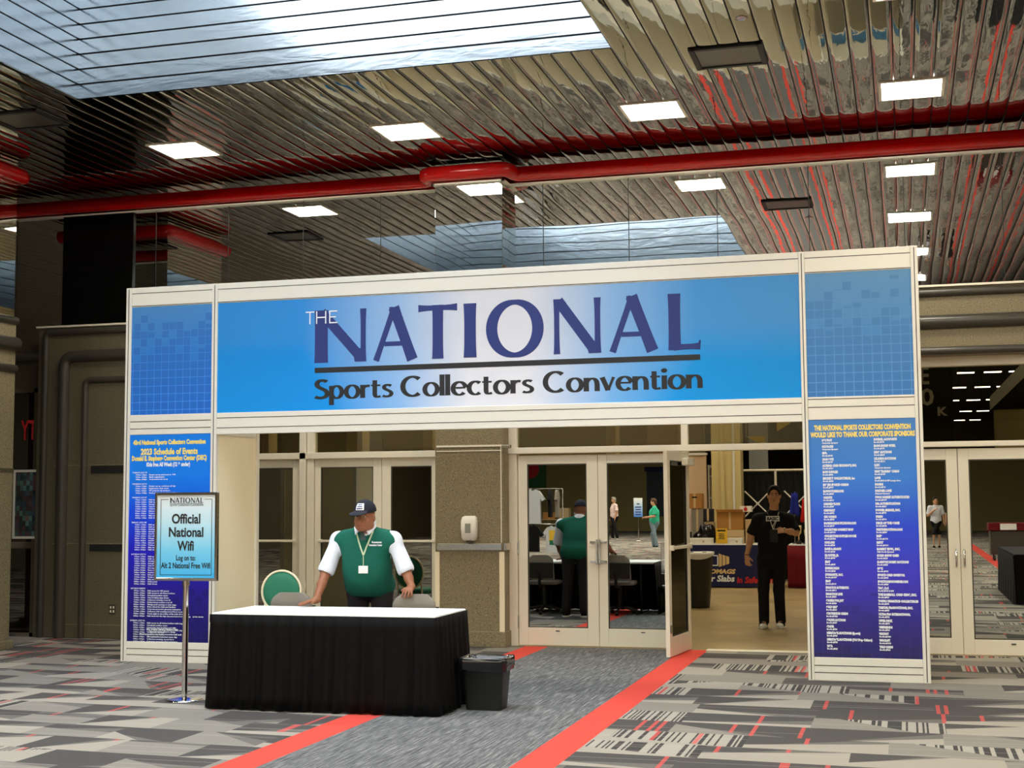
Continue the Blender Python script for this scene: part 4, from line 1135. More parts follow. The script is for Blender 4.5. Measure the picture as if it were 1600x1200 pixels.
for s_, w, z, sz, bo in (('Official', .262, 1.445, .110, .003), ('National', .318, 1.335, .110, .003), ('Wifi', .152, 1.222, .110, .003), ('Log on to:', .178, 1.140, .060, .0014), ('Alt 2 National Free Wifi', .452, 1.075, .066, .0014)):
    put_text(mb, s_, SX, y_, z, sz, bold=bo, align='CENTER', width=w, res=4)
a, b, c, d = SX - .237, SX + .237, 1.018, 1.645
for q in ((a, a + .004, c, d), (b - .004, b, c, d), (a, b, c, c + .004), (a, SX - .165, d - .004, d), (SX + .165, b, d - .004, d)): mb.box(q[0], q[1], y_ - .001, y_, q[2], q[3])
mb.build('body_lettering', 'ink_black', po)
# ------------------------------------------------------------------ ceiling fittings
def ceiling_light(x, y, label, group):
    t = thing('ceiling_light', label, 'light', (x, y, ZC), 0, group)
    w, d = .275, .285
    mb = MB()
    for q in ((x - w - .03, x - w, y - d - .03, y + d + .03), (x + w, x + w + .03, y - d - .03, y + d + .03), (x - w, x + w, y - d - .03, y - d), (x - w, x + w, y + d, y + d + .03)):
        mb.box(q[0], q[1], q[2], q[3], ZC - .012, ZC + .01)
    mb.build('frame', 'alu', t)
    MB().box(x - w, x + w, y - d, y + d, ZC - .010, ZC + .004).build('diffuser', 'lamp', t)
    return t
LXS = (-7.59, -4.97, -2.33, .175)
names = ('leftmost', 'second from the left', 'third from the left', 'rightmost')
for x, nme in zip(LXS, names):
    ceiling_light(x, 13.60, '%s of the four lit square ceiling panels before the red pipe' % nme, 'lit ceiling panels in front of the pipe')
proto = None
for yy in (10.74, 7.9, 5.15, 2.3, -.5, -3.3, -6.1, -8.9, -11.7, -17.4, -23):
    for x in (-12.8, -10.2, -7.59, -4.97, -2.33, .175, 2.78, 5.4):
        if yy > 5 and -7.7 < x < -2.2: continue
        if yy < -8 and (round((x + 20) / 2.6) % 2): continue
        if yy == 10.74 and x in (-10.2, -12.8): continue
        if proto is None: proto = ceiling_light(x, yy, 'lit square ceiling panel nearer than the photo frame', 'lit ceiling panels outside the frame')
        else:
            c = copy_tree(proto); c.location = (x, yy, ZC)
def vent(x, y, label):
    t = thing('ceiling_vent', label, 'vent', (x, y, ZC), 0, 'dark recessed ceiling boxes')
    mb = MB(); w, d = .30, .27
    for q in ((x - w - .02, x - w + .03, y - d - .02, y + d + .02), (x + w - .03, x + w + .02, y - d - .02, y + d + .02), (x - w, x + w, y - d - .02, y - d + .03), (x - w, x + w, y + d - .03, y + d + .02)): mb.box(q[0], q[1], q[2], q[3], ZC - .018, ZC + .008, b=.003)
    mb.build('frame', 'black', t)
    MB().box(x - w + .03, x + w - .03, y - d + .03, y + d - .03, ZC - .008, ZC + .005).build('grille', 'tube', t)
vent(-1.39, 12.09, 'dark recessed ceiling box at upper right, above the red pipe')
vent(-8.52, 12.03, 'dark recessed ceiling box at upper left, beside the bright skylight')
for x, y, l in ((-1.17, 11.15, 'small round sprinkler rosette in the ceiling, upper right'),):
    t = thing('sprinkler', l, 'sprinkler', (x, y, ZC)); MB().lathe([(0, -.02), (.02, -.02), (.03, -.012), (.05, -.004), (.05, 0.01)], (x, y, ZC - .002), 20).build('rosette', 'steel', t)

# ------------------------------------------------------------------ skirted table
TX0, TX1, TY0, TY1, TZ = -5.31, -3.45, 10.05, 10.81, .745
tb = thing('skirted_table', 'white-topped folding table with a black pleated skirt in front of the archway', 'table', ((TX0 + TX1) / 2, (TY0 + TY1) / 2, 0))
mb = MB().box(TX0 - .006, TX1 + .006, TY0 - .006, TY1 + .006, TZ - .028, TZ, b=.008)
mb.build('tabletop', 'paper', tb)
M['skirt'] = mat('black satin skirt', srgb(8, 7, 8), 0.7, spec=0.15)
random.seed(11)
path = []
def side(a, b, n):
    for i in range(n): path.append((a[0] + (b[0] - a[0]) * i / n, a[1] + (b[1] - a[1]) * i / n))
c_ = [(TX0, TY1), (TX0, TY0), (TX1, TY0), (TX1, TY1)]
side(c_[0], c_[1], 70); side(c_[1], c_[2], 210); side(c_[2], c_[3], 70); path.append(c_[3])
ph = 0; rows = []; phs = []
for i in range(len(path)):
    ph += random.uniform(.1, .95); phs.append(ph)
for zi in range(9):
    f = zi / 8; z = (TZ - .012) * (1 - f) + .012 * f; row = []
    for i, (x, y) in enumerate(path):
        j = min(i + 1, len(path) - 1); k = max(i - 1, 0)
        dx, dy = path[j][0] - path[k][0], path[j][1] - path[k][1]; l = math.hypot(dx, dy); nx, ny = dy / l, -dx / l
        nx, ny = -nx, -ny
        if (x - (TX0 + TX1) / 2) * nx + (y - (TY0 + TY1) / 2) * ny < 0: nx, ny = -nx, -ny
        amp = (.004 + .013 * f ** .7) * (.45 + .55 * math.sin(i * .13 + 2) ** 2) * math.sin(phs[i]) + .014 + .042 * f + .006 * f * math.sin(i * .11)
        row.append((x + nx * amp, y + ny * amp, z + (.006 * math.sin(i * .35) if zi == 8 else 0)))
    rows.append(row)
mb = MB().grid(rows); o = mb.build('skirt', 'skirt', tb, fix=False)
mod = o.modifiers.new('thick', 'SOLIDIFY'); mod.thickness = .004
mb = MB()
off = .014
mb.box(TX0 - off, TX1 + off, TY0 - off, TY0 - off + .006, TZ - .075, TZ - .012); mb.box(TX1 + off - .006, TX1 + off, TY0 - off, TY1, TZ - .075, TZ - .012); mb.box(TX0 - off, TX0 - off + .006, TY0 - off, TY1, TZ - .075, TZ - .012)
mb.build('skirt_band', 'skirt', tb)
for x in (TX0 + .2, TX1 - .2):
    mb = MB(); mb.tube([(x, TY0 + .1, TZ - .03), (x, TY0 + .1, .02), (x, TY1 - .1, .02), (x, TY1 - .1, TZ - .03)], .014, 8); mb.build('leg', 'black', tb)

# ------------------------------------------------------------------ waste bin with liner
bx, by = -3.185, 10.52
bn = thing('waste_bin', 'small black plastic waste bin with a bag, beside the skirted table', 'bin', (bx, by, 0))
def rrect(cx, cy, w, d, r, z, n=5):
    out = []
    for sx, sy, a0 in ((1, 1, 0), (-1, 1, 90), (-1, -1, 180), (1, -1, 270)):
        for i in range(n + 1):
            a = R(a0 + 90 * i / n); out.append((cx + sx * (w / 2 - r) + r * math.cos(a), cy + sy * (d / 2 - r) + r * math.sin(a), z))
    return out
def shell(name, m, parent, rings, cap=True):
    mb = MB(); mb.grid(rings, 0, True, True)
    if cap: mb.add(rings[0], [tuple(range(len(rings[0])))])
    return mb.build(name, m, parent)
shell('body', 'rubber', bn, [rrect(bx, by, .285, .21, .035, 0.0), rrect(bx, by, .29, .215, .035, .02), rrect(bx, by, .345, .262, .04, .36), rrect(bx, by, .362, .278, .045, .37), rrect(bx, by, .366, .282, .045, .395), rrect(bx, by, .35, .266, .04, .395), rrect(bx, by, .335, .25, .04, .36), rrect(bx, by, .28, .2, .03, .02)])
random.seed(5)
M['liner'] = mat('glossy black bin liner', srgb(22, 22, 24), 0.12)
rings = []
for z, g in ((.30, .010), (.335, .014), (.37, .016), (.398, .014), (.404, .004), (.396, -.022), (.36, -.04), (.25, -.05)):
    base = rrect(bx, by, .366 + 2 * g - .03 * max(0, (.37 - z)) * 3, .282 + 2 * g - .03 * max(0, (.37 - z)) * 3, .05, z, 9)
    rings.append([(x + random.uniform(-.005, .005), y + random.uniform(-.005, .005), zz + random.uniform(-.006, .006)) for x, y, zz in base])
shell('liner', 'liner', bn, rings, False)

# ------------------------------------------------------------------ chairs
def grey_chair(x, y, label):
    t = thing('swivel_chair', label, 'chair', (x, y, 0), 0, 'grey swivel chairs behind the desk')
    # backrest: rounded cushion at y, seat towards the table
    rows = []
    for i in range(11):
        f = i / 10; z = .50 + .345 * f; w = .205 * (1 - .10 * f) * (1 if f < .75 else math.sqrt(max(0, 1 - ((f - .75) / .25) ** 2 * .62)))
        ring = []
        for k in range(24):
            a = 2 * math.pi * k / 24; c, s_ = math.cos(a), math.sin(a)
            px_ = w * math.copysign(abs(c) ** .6, c); py_ = .035 * math.copysign(abs(s_) ** .7, s_) * (1 if f < .9 else .7) + .02 * (px_ / .2) ** 2 * -1
            ring.append((x + px_, y + py_, z))
        rows.append(ring)
    mb = MB().grid(rows, 0, True, True); mb.add(rows[-1], [tuple(range(24))]); mb.add(rows[0], [tuple(range(24))[::-1]])
    mb.build('backrest', 'cloth_grey', t)
    shell_r = [rrect(x, y - .26, .44, .43, .10, z) for z in (.42, .43)] + [rrect(x, y - .26, .46, .45, .11, .455), rrect(x, y - .26, .42, .41, .10, .475)]
    mb = MB().grid(shell_r, 0, True, True); mb.add(shell_r[-1], [tuple(range(len(shell_r[-1])))]); mb.add(shell_r[0], [tuple(range(len(shell_r[0])))]); mb.build('seat', 'cloth_grey', t)
    mb = MB(); mb.tube([(x, y - .2, .41), (x, y - .02, .40), (x, y + .055, .44), (x, y + .05, .60)], .022, 8); mb.build('back_bracket', 'rubber', t)
    MB().box(x - .2, x + .2, y + .03, y + .05, .52, .74, b=.008).build('back_shell', 'rubber', t)
    MB().cyl((x, y - .24, .09), (x, y - .24, .42), .028).build('gas_post', 'rubber', t)
    b = MB()
    for k in range(5):
        a = 2 * math.pi * k / 5 + .3; b.tube([(x, y - .24, .11), (x + .14 * math.cos(a), y - .24 + .14 * math.sin(a), .09), (x + .27 * math.cos(a), y - .24 + .27 * math.sin(a), .065)], .02, 8, radii=[.026, .022, .016])
    ba = b.build('star_base', 'rubber', t)
    for k in range(5):
        a = 2 * math.pi * k / 5 + .3; c = Vector((x + .27 * math.cos(a), y - .24 + .27 * math.sin(a), .027)); d = Vector((-math.sin(a), math.cos(a), 0)) * .018
        MB().cyl(c - d, c + d, .027).build('caster', 'rubber', ba)
    return t
grey_chair(-5.055, 10.99, 'grey padded swivel chair at the desk, left of the man')
grey_chair(-3.945, 10.985, 'grey padded swivel chair under the man\'s left hand')

M['vinyl'] = fabric('green vinyl', srgb(52, 128, 100), 0.5, 120, 0.15)
def banquet(x, y, rz, label):
    t = thing('banquet_chair', label, 'chair', (x, y, 0), rz)
    T = Matrix.Translation((x, y, 0)) @ Matrix.Rotation(rz, 4, 'Z')
    def P(l): return [T @ Vector(q) for q in l]
    # round back, slightly raked
    def bk(a, r): return (r * math.sin(a), .20 + .05 * (.70 + r * math.cos(a) - .45), .70 + .21 / .205 * r * math.cos(a))
    mb = MB(); mb.tube(P([bk(2 * math.pi * k / 40, .205) for k in range(40)]), .013, 10, closed=True); mb.build('back_frame', 'cream', t)
    rows = [P([(bk(2 * math.pi * k / 32, rr)[0], bk(2 * math.pi * k / 32, rr)[1] + dy, bk(2 * math.pi * k / 32, rr)[2]) for k in range(32)]) for rr, dy in ((.001, -.028), (.12, -.026), (.18, -.018), (.193, 0), (.18, .018), (.12, .022), (.001, .022))]
    MB().grid(rows, 0, True, True).build('backrest', 'vinyl', t)
    sr = [P(rrect(0, -.02, .40, .40, .09, z)) for z in (.42, .43)] + [P(rrect(0, -.02, .44, .43, .10, .455)), P(rrect(0, -.02, .42, .41, .10, .485)), P(rrect(0, -.02, .30, .30, .08, .497))]
    mb = MB().grid(sr, 0, True, True); mb.add(sr[-1], [tuple(range(len(sr[-1])))]); mb.add(sr[0], [tuple(range(len(sr[0])))]); mb.build('seat', 'vinyl', t)
    for sx in (-1, 1):
        MB().tube(P([(sx * .17, -.20, .43), (sx * .20, -.23, 0.0)]), .012, 8).build('leg', 'cream', t)
        MB().tube(P([(sx * .17, .214, .60), (sx * .175, .19, .45), (sx * .18, .20, .30), (sx * .20, .26, 0.0)]), .012, 8).build('leg', 'cream', t)
banquet(-6.19, 13.05, R(8), 'green round-backed banquet chair with a cream frame, inside the archway at left')

# ------------------------------------------------------------------ dispenser and outlet
dx, dz = -4.70, 1.312
ds = thing('soap_dispenser', 'white sanitiser dispenser on the granite column', 'dispenser', (dx, 14.94, dz))
rows = []
for z, w, d in ((-.140, .050, .045), (-.134, .072, .075), (-.10, .084, .095), (.0, .090, .10), (.08, .090, .095), (.125, .080, .08), (.140, .058, .05)):
    rows.append([(dx + (p[0]), 14.94 - d / 2 + p[1], dz + z) for p in rrect(0, 0, 2 * w, d, .02, 0)])
mb = MB().grid(rows, 0, True, True); mb.add(rows[0], [tuple(range(len(rows[0])))]); mb.add(rows[-1], [tuple(range(len(rows[-1])))]); body = mb.build('body', 'white', ds)
MB().box(dx - .035, dx + .03, 14.835, 14.845, dz - .05, dz + .055, b=.004).build('sight_window', mat('grey window', srgb(150, 148, 140), .2), ds)
MB().box(dx + .055, dx + .07, 14.845, 14.86, dz - .03, dz + .05, b=.003).build('lock_slot', 'tube', ds)
MB().box(dx - .03, dx + .03, 14.86, 14.93, dz - .155, dz - .135, b=.004).build('nozzle', 'tube', ds)
p_ = at(176, 952, 14.9)
ot = thing('wall_outlet', 'dark wall outlet low on the granite left of the archway', 'outlet', (p_.x, YF, p_.z))
MB().box(p_.x - .045, p_.x + .045, YF - .012, YF, p_.z - .055, p_.z + .055, b=.004).build('cover_plate', 'tube', ot)
for sx in (-1, 1):
    for sz in (-1, 1): MB().box(p_.x + sx * .02 - .010, p_.x + sx * .02 + .010, YF - .016, YF - .012, p_.z + sz * .024 - .014, p_.z + sz * .024 + .014, b=.003).build('socket', 'alu', ot)

# reflected poster and red letters at far left, built as solid pieces
q0, q1 = at(25, 738, 14.93), at(57, 838, 14.93)
ps = thing('reflected_poster', 'painted reflection of a framed poster with small coloured pictures, in the recess at far left', 'poster', ((q0.x + q1.x) / 2, 14.96, q1.z))
M['postermix'] = mat('poster picture print', (0.1, 0.1, 0.1, 1), .5); _t = NT(M['postermix']); _w, _c = _t.white(_t.m('FLOOR', _t.m('MULTIPLY', _t.x, 22.0)), _t.m('FLOOR', _t.m('MULTIPLY', _t.z, 16.0)))
_t.color(_t.ramp(_w, [(0, srgb(30, 40, 44)), (.3, srgb(60, 84, 90)), (.5, srgb(90, 60, 64)), (.7, srgb(54, 50, 48)), (.85, srgb(90, 130, 120)), (1, srgb(120, 70, 66))]))
MB().box(q0.x, q1.x, 14.925, 14.938, q1.z, q0.z).build('print', 'postermix', ps)
mb = MB()
for a in ((q0.x - .03, q0.x, q1.z - .03, q0.z + .03), (q1.x, q1.x + .03, q1.z - .03, q0.z + .03), (q0.x, q1.x, q1.z - .03, q1.z), (q0.x, q1.x, q0.z, q0.z + .03)): mb.box(a[0], a[1], 14.92, 14.945, a[2], a[3])
mb.build('frame', 'alu', ps)
q0, q1 = at(33, 687, 14.95), at(62, 655, 14.95)
mb = MB(); put_text(mb, 'YTI', q0.x, 14.952, q0.z, (q1.z - q0.z) * 1.38, bold=.004, width=.25)  # back-to-front letters are a reflection, printed onto the glass
o = mb.build('reflected_letters', 'ink_red', None)
o.modifiers.new('thick', 'SOLIDIFY').thickness = .006
tag(o, 'painted reflection of red capital letters on the dark glass at far left', 'letters')
# ------------------------------------------------------------------ people
from mathutils.bvhtree import BVHTree

def surface(o):
    """finds the point of a mesh that a line of sight meets, lifted a little off the cloth"""
    mw = Matrix.Identity(4); q = o
    while q is not None: mw = q.matrix_basis @ mw; q = q.parent
    t = BVHTree.FromPolygons([mw @ v.co for v in o.data.vertices], [tuple(p.vertices) for p in o.data.polygons])
    def hit(px, py, lift=.004):
        d = (_f + CR * ((px - 800) / FPX) - CU * ((py - 600) / FPX)).normalized()
        h = t.ray_cast(Vector((0, 0, CAMH)), d)
        if h[0] is None:
            h = t.find_nearest(at(px, py, mw.translation.y + 11.0 if mw.translation.y < 5 else mw.translation.y))
        return h[0] - d * lift
    return hit

def pose(x, y, facing=(0, -1, 0), H=1.75, step=0.0):
    s = H / 1.75; B = frame_of(facing)
    def w(a, b, c): return np.array([x, y, 0.0]) + B @ np.array([a * s, b * s, c * s])
    return dict(hip=w(0, 0, .95), chest=w(0, 0.0, 1.24), neck=w(0, -.01, 1.47), head=w(0, .02, 1.62), shl=w(.19, -.01, 1.395), shr=w(-.19, -.01, 1.395), ell=w(.255, -.02, 1.12), elr=w(-.255, -.02, 1.12),
                wrl=w(.26, .06, .88), wrr=w(-.26, .06, .88), knl=w(.10, .02 + step, .50), knr=w(-.10, .02 - step * .3, .50), anl=w(.105, -.02 + step, .085), anr=w(-.105, -.02 - step, .085), look=np.array(facing, float))

# --- the man behind the desk
yb = 11.17
J = dict(hip=at(578, 925, 11.29), chest=at(572, 866, 11.17), neck=at(574, 822, 11.15), head=at(570, 803.5, 11.08),
         shl=at(615, 838, 11.16), shr=at(529, 838, 11.16), ell=at(635, 893, 11.14), elr=at(509, 894, 11.06),
         wrl=at(644, 919, 11.06), wrr=at(494, 934, 10.83), look=(-.07, -1, -.05), headup=(0.0, 0.0, 1))
J = {k_: np.array(v, float) for k_, v in J.items()}
J['hip'][2] = .90
hx, hy = J['hip'][0], J['hip'][1]
J.update(knl=V(hx + .11, hy + .02, .49), knr=V(hx - .11, hy + .02, .49), anl=V(hx + .13, hy + .06, .085), anr=V(hx - .13, hy + .06, .085))
J['shl'][2] -= .025; J['shr'][2] -= .025; J['head'][2] -= .020; J['neck'][2] -= .008
J['wrr'][2] = .795
J['wrl'][1] = 11.045; J['wrl'][2] = .898
desk_man, P, B = figure('person', 'heavy-set man in green sweater vest and dark cap leaning on the white-topped desk', J, 'skin_dark', h=.0055, fat=1.22, chest=1.06, hs=1.07, jowl=1.0,
    top='shirt', topmat='cloth_white', sleeve=.92, tophem=-.06, legs='trousers', legmat='cloth_dark', facing=(.06, -1, 0),
    hands=dict(r=dict(d=(-.55, -.75, -.12), nrm=(0, 0, -1), side=(.8, -.5, 0), curl=(.06, .08, .08, .1), thumb=.1, spread=.28),
               l=dict(d=(.02, -.9, -.22), nrm=(0, -.25, -.95), side=(-1, 0, 0), curl=(.40, .42, .42, .40), thumb=.15, spread=.30)))
# sweater vest
Bb = frame_of((.06, -1, 0)); Fw = Bb[:, 1]
lo = np.array([hx - .4, hy - .55, .7]); hi = np.array([hx + .4, hy + .35, 1.55])
F = Field(lo, hi, .0055)
fat, g = 1.22, .020
hip, ch, nk = J['hip'], J['chest'], J['neck']
F.ell(hip, V(.168, .118, .135) * V(fat, fat, 1) + g, Bb, k=.05)
bl = hip * .5 + ch * .5
F.ell(bl + Fw * .026, V(.160, .112, .20) * V(fat, fat * 1.132, 1) + g, Bb, k=.06)
F.ell(ch, V(.172, .118, .175) * V(1.06, 1.06, 1) + g, Bb, k=.06)
for s_ in 'lr':
    F.cap(nk - V(0, 0, .055), J['sh' + s_], .050 + g, .050 + g, k=.05); F.cap(ch, J['sh' + s_] - V(0, 0, .02), .085 + g, .046 + g, k=.05)
F.cut(V(0, 0, .805), (0, 0, -1))
for s_, sx in (('l', 1), ('r', -1)):
    a = J['sh' + s_]; e = J['el' + s_]
    F.cap(a + V(sx * .034, 0, .10), a * .45 + e * .55 + V(sx * .045, 0, 0), .070, .060, k=.012, op='sub')
vb = at(568, 846, 10.96)
F.cap(nk + V(0, -.01, .06), np.array(vb) + V(0, -.01, 0), .085, .010, k=.01, op='sub')
vest = F.build('sweater_vest', 'cloth_green', desk_man)
on_vest = surface(vest)
# collar, tie, lanyard, badge, stitched lettering
on_shirt = surface([c for c in desk_man.children if c.name.startswith('shirt')][0])
mb = MB()
nf = nk + Fw * .085
for sx in (-1, 1):
    a = nk + V(sx * .082, -.02, .055); b = nk + V(sx * .012, -.105, -.005); c = nk + V(sx * .062, -.122, -.062); d = nk + V(sx * .100, -.055, .0)
    mb.add([a, b, c, d] + [q + V(0, .006, -.004) for q in (a, b, c, d)], [(0, 1, 2, 3), (7, 6, 5, 4), (0, 4, 5, 1), (1, 5, 6, 2), (2, 6, 7, 3), (3, 7, 4, 0)])
mb.build('collar', 'cloth_white', desk_man)
M['tie'] = fabric('dark green grey tie', srgb(58, 70, 66), .7, 200, .3)
mb = MB(); t0 = nk + V(0, -.120, -.015); t1 = np.array(vb) + V(0, -.012, .01)
mb.add([t0 + V(-.022, 0, .012), t0 + V(.022, 0, .012), t0 + V(.014, -.008, -.022), t0 + V(-.014, -.008, -.022), t1 + V(.024, 0, 0), t1 + V(-.024, 0, 0)] + [q + V(0, .012, 0) for q in (t0 + V(-.022, 0, .012), t0 + V(.022, 0, .012), t0 + V(.014, -.008, -.022), t0 + V(-.014, -.008, -.022), t1 + V(.024, 0, 0), t1 + V(-.024, 0, 0))],
       [(0, 1, 2, 3), (3, 2, 4, 5), (6, 7, 1, 0), (1, 7, 8, 2), (2, 8, 10, 4), (3, 9, 6, 0), (5, 11, 9, 3)])
mb.build('tie', 'tie', desk_man)
M['lanyard'] = mat('pale green lanyard', srgb(196, 214, 178), .6)
mb = MB()
L1 = [nk + V(-.085, -.005, .05)] + [on_vest(px, py, .005) for px, py in ((557, 832), (560, 844), (563.5, 856), (567.5, 867))]
L2 = [nk + V(.085, -.005, .05)] + [on_vest(px, py, .005) for px, py in ((582, 832), (577, 844), (572, 856), (568, 867))]
for l in (L1, L2):
    pts = [Vector(q) for q in l]
    for a, b in zip(pts, pts[1:]):
        d = (b - a).normalized(); n = d.cross(Vector((.35, -.93, 0))).normalized() * .0065
        off = Vector((.001, -.003, 0))
        mb.add([a + n + off, a - n + off, b - n + off, b + n + off, a + n, a - n, b - n, b + n], [(0, 1, 2, 3), (7, 6, 5, 4), (0, 4, 5, 1), (2, 6, 7, 3), (1, 5, 6, 2), (0, 3, 7, 4)])
c0, c1 = Vector(on_vest(567.7, 866, .005)), Vector(on_vest(567.7, 885, .007)); mb.tube([c0, c1], .0035, 6)
lan = mb.build('lanyard', 'lanyard', desk_man)
q = Vector(on_vest(567.5, 890, .012))
MB().box(q.x - .043, q.x + .043, q.y - .003, q.y + .003, q.z - .032, q.z + .032, b=.002).build('badge', 'paper', lan)
mb = MB()
for s_, px, py, w in (('Rosemont', 581, 848.5, .085), ('Convention Center', 576, 853.0, .115)):
    a = Vector(on_vest(px, py, .004)); b = Vector(on_vest(px + 20, py, .004)); u = (b - a); u.normalize()
    Tm = Matrix.Translation(a) @ Matrix((u, Vector((-u.y, u.x, 0)), Vector((0, 0, 1)))).transposed().to_4x4()
    put_text(mb, s_, 0, -.004, 0, .022, bold=.0012, width=w, T=Tm)
mb.build('chest_lettering', 'ink_white', vest)
# sleeve patch
sh_ = [c for c in desk_man.children if c.name.startswith('shirt')][0]
hs = 1.07; HB = frame_of(J['look']); hd = J['head']
def p(x, y, z): return hd + hs * (HB @ np.array([x, y, z]))
M['capcloth'] = fabric('dark navy cap cloth', srgb(38, 40, 50), .8, 200, .25)
F = Field(hd - .25, hd + .25, .0045)
F.ell(p(0, -.010, .044), hs * V(.086, .104, .094), HB, k=.02)
F.cut(p(0, 0, .036), -(HB @ V(0, .10, 1)))
F.ell(p(0, .118, .034), hs * V(.074, .075, .010), frame_of(HB @ V(0, 1, -.22)), k=.012)
F.ell(p(0, -.01, .036), hs * V(.076, .094, .06), HB, k=.004, op='sub')
cap = F.build('cap', 'capcloth', desk_man)
on_cap = surface(cap)
def patch(mb, f, u0, u1, v0, v1, n=6, lift=.002):
    mb.grid([[f(u0 + (u1 - u0) * i / n, v0 + (v1 - v0) * j / n, lift) for i in range(n + 1)] for j in range(n + 1)])
def capf(u, v, l): return p((.0885 + l) * math.sin(u) * math.cos(v), -.010 + (.1065 + l) * math.cos(u) * math.cos(v), .044 + (.0965 + l) * math.sin(v))
mb = MB(); patch(mb, capf, -.42, .42, .12, .72, 8, .001); pt = mb.build('cap_badge', 'paper', cap)
mb = MB()
for v in (.22, .38, .54): patch(mb, capf, -.33 + v * .2, .33 - v * .2, v, v + .07, 6, .003)
mb.build('badge_lettering', 'ink_navy', pt)
# --- the man walking in through the doorway
yb = 17.92
J = pose(-1.655, yb, (.10, -1, 0), 1.77)
J.update(head=np.array(at(1209.5, 774, 17.88)), neck=np.array(at(1209, 797, 17.92)), chest=np.array(at(1207, 829, 17.93)), hip=np.array(at(1206, 874, 17.94)),
         shl=np.array(at(1233, 806, 17.93)), shr=np.array(at(1184, 806, 17.93)), ell=np.array(at(1243, 832, 17.88)), wrl=np.array(at(1226, 829, 17.70)),
         elr=np.array(at(1174, 836, 17.96)), wrr=np.array(at(1167, 868, 17.92)), knl=np.array(at(1217, 922, 17.90)), knr=np.array(at(1193, 920, 17.86)), anl=np.array(at(1220, 970, 17.98)), anr=np.array(at(1194, 970, 17.88)))
J['anl'][2] = J['anr'][2] = .085
J['shl'][2] -= .035; J['shr'][2] -= .035
walker, P2, B2 = figure('person', 'young man in black t-shirt and trousers walking in through the open doorway', J, 'skin_light', h=.007, fat=1.06, chest=1.10, hs=1.0,
    hair='hair_black', top='t_shirt', topmat='cloth_black', sleeve=.80, tophem=-.14, legmat='cloth_black', shoemat='cloth_black',
    hands=dict(l=dict(d=(-1, -.15, -.05), nrm=(0, .8, -.5), side=(0, 0, 1), curl=(.55, .6, .6, .6), thumb=.6), r=dict(d=(.05, -.1, -1), nrm=(.5, .8, 0), side=(0, -1, 0), curl=(.5, .5, .5, .5), thumb=.6)))
on_t = surface([c for c in walker.children if c.name.startswith('t_shirt')][0])
mb = MB()
a = Vector(on_t(1197, 814.5, .003)); b = Vector(on_t(1218, 814.5, .003)); y_ = min(a.y, b.y) - .004
mb.box(a.x, b.x, y_, y_ + .012, a.z, a.z + .066)
bx_ = mb.build('shirt_print', 'paper', walker)
mb = MB(); put_text(mb, 'BASIC', a.x + .012, y_ - .002, a.z + .014, .056, bold=.003, width=b.x - a.x - .024); mb.build('print_lettering', 'ink_black', bx_)
mb = MB()
for pts in (((1199, 793), (1199, 800), (1203, 812), (1207, 824)), ((1217, 792), (1217, 800), (1212, 812), (1207, 824))):
    q = [Vector(on_t(u, v, .006)) for u, v in pts]
    mb.tube(q, .005, 6)
lan = mb.build('lanyard', 'paper', walker)
q = at(1209, 838, 17.66)
MB().box(q.x - .05, q.x + .05, q.y - .008, q.y + .008, q.z - .075, q.z + .085, b=.004).build('badge', 'cloth_dark', lan)
w_ = J['wrl']; MB().tube([w_ + V(-.0, .030 * math.cos(t), .030 * math.sin(t)) for t in [2 * math.pi * k / 16 for k in range(16)]], .006, 6, closed=True).build('wristwatch', 'steel', walker)
w_ = J['wrr']; MB().tube([w_ + V(.030 * math.cos(t), .030 * math.sin(t), .01) for t in [2 * math.pi * k / 16 for k in range(16)]], .005, 6, closed=True).build('bracelet', 'black', walker)
for s_ in 'lr':                                         # white panels of the trainers
    a = J['an' + s_] * V(1, 1, 0); F = Field(a - V(.2, .25, 0), a + V(.2, .2, .14), .006)
    F.ell(a + B2 @ V(0, .135, 0) + V(0, 0, .036), V(.050, .062, .036), B2, k=.02); F.ell(a + B2 @ V(0, -.055, 0) + V(0, 0, .045), V(.046, .03, .035), B2, k=.01); F.cut(V(0, 0, .024), (0, 0, -1))
    F.build('toe_panel', 'white', walker)
# ------------------------------------------------------------------ inside the exhibition hall
HLG = 'strip lights in the hall'
pr = None
def hall_strip(x, y, z, lab):
    t = thing('strip_light', lab, 'light', (x, y, z), 0, HLG)
    MB().box(x - .38, x + .38, y - .16, y + .16, z - .03, z, b=0).build('tube_cover', 'strip', t)
    MB().box(x - .41, x + .41, y - .18, y + .18, z, z + .06).build('housing', 'black', t)
    MB().cyl((x, y, z + .06), (x, y, 9.0), .015, n=6).build('stem', 'black', t)
    return t
for x in (2.9, 4.1, 5.2, -9.5, -6.5, -3.5, -.5):
    for y in (44, 52, 60, 68, 77, 87, 98, 109) if x > 2 else (24, 34, 44, 56, 70, 90):
        if pr is None: pr = hall_strip(x, y, 7.5, 'white strip light hanging in the dark hall behind the doors')
        else: c = copy_tree(pr); c.location = (x, y, 7.5)
M['hall_fill'] = mat('lit hall fill lamp', (0.9, 0.9, 0.8, 1), .5, emit=(1.0, .86, .60, 1), es=25.0)  # for lamps added out of view to brighten the hall
pr = None
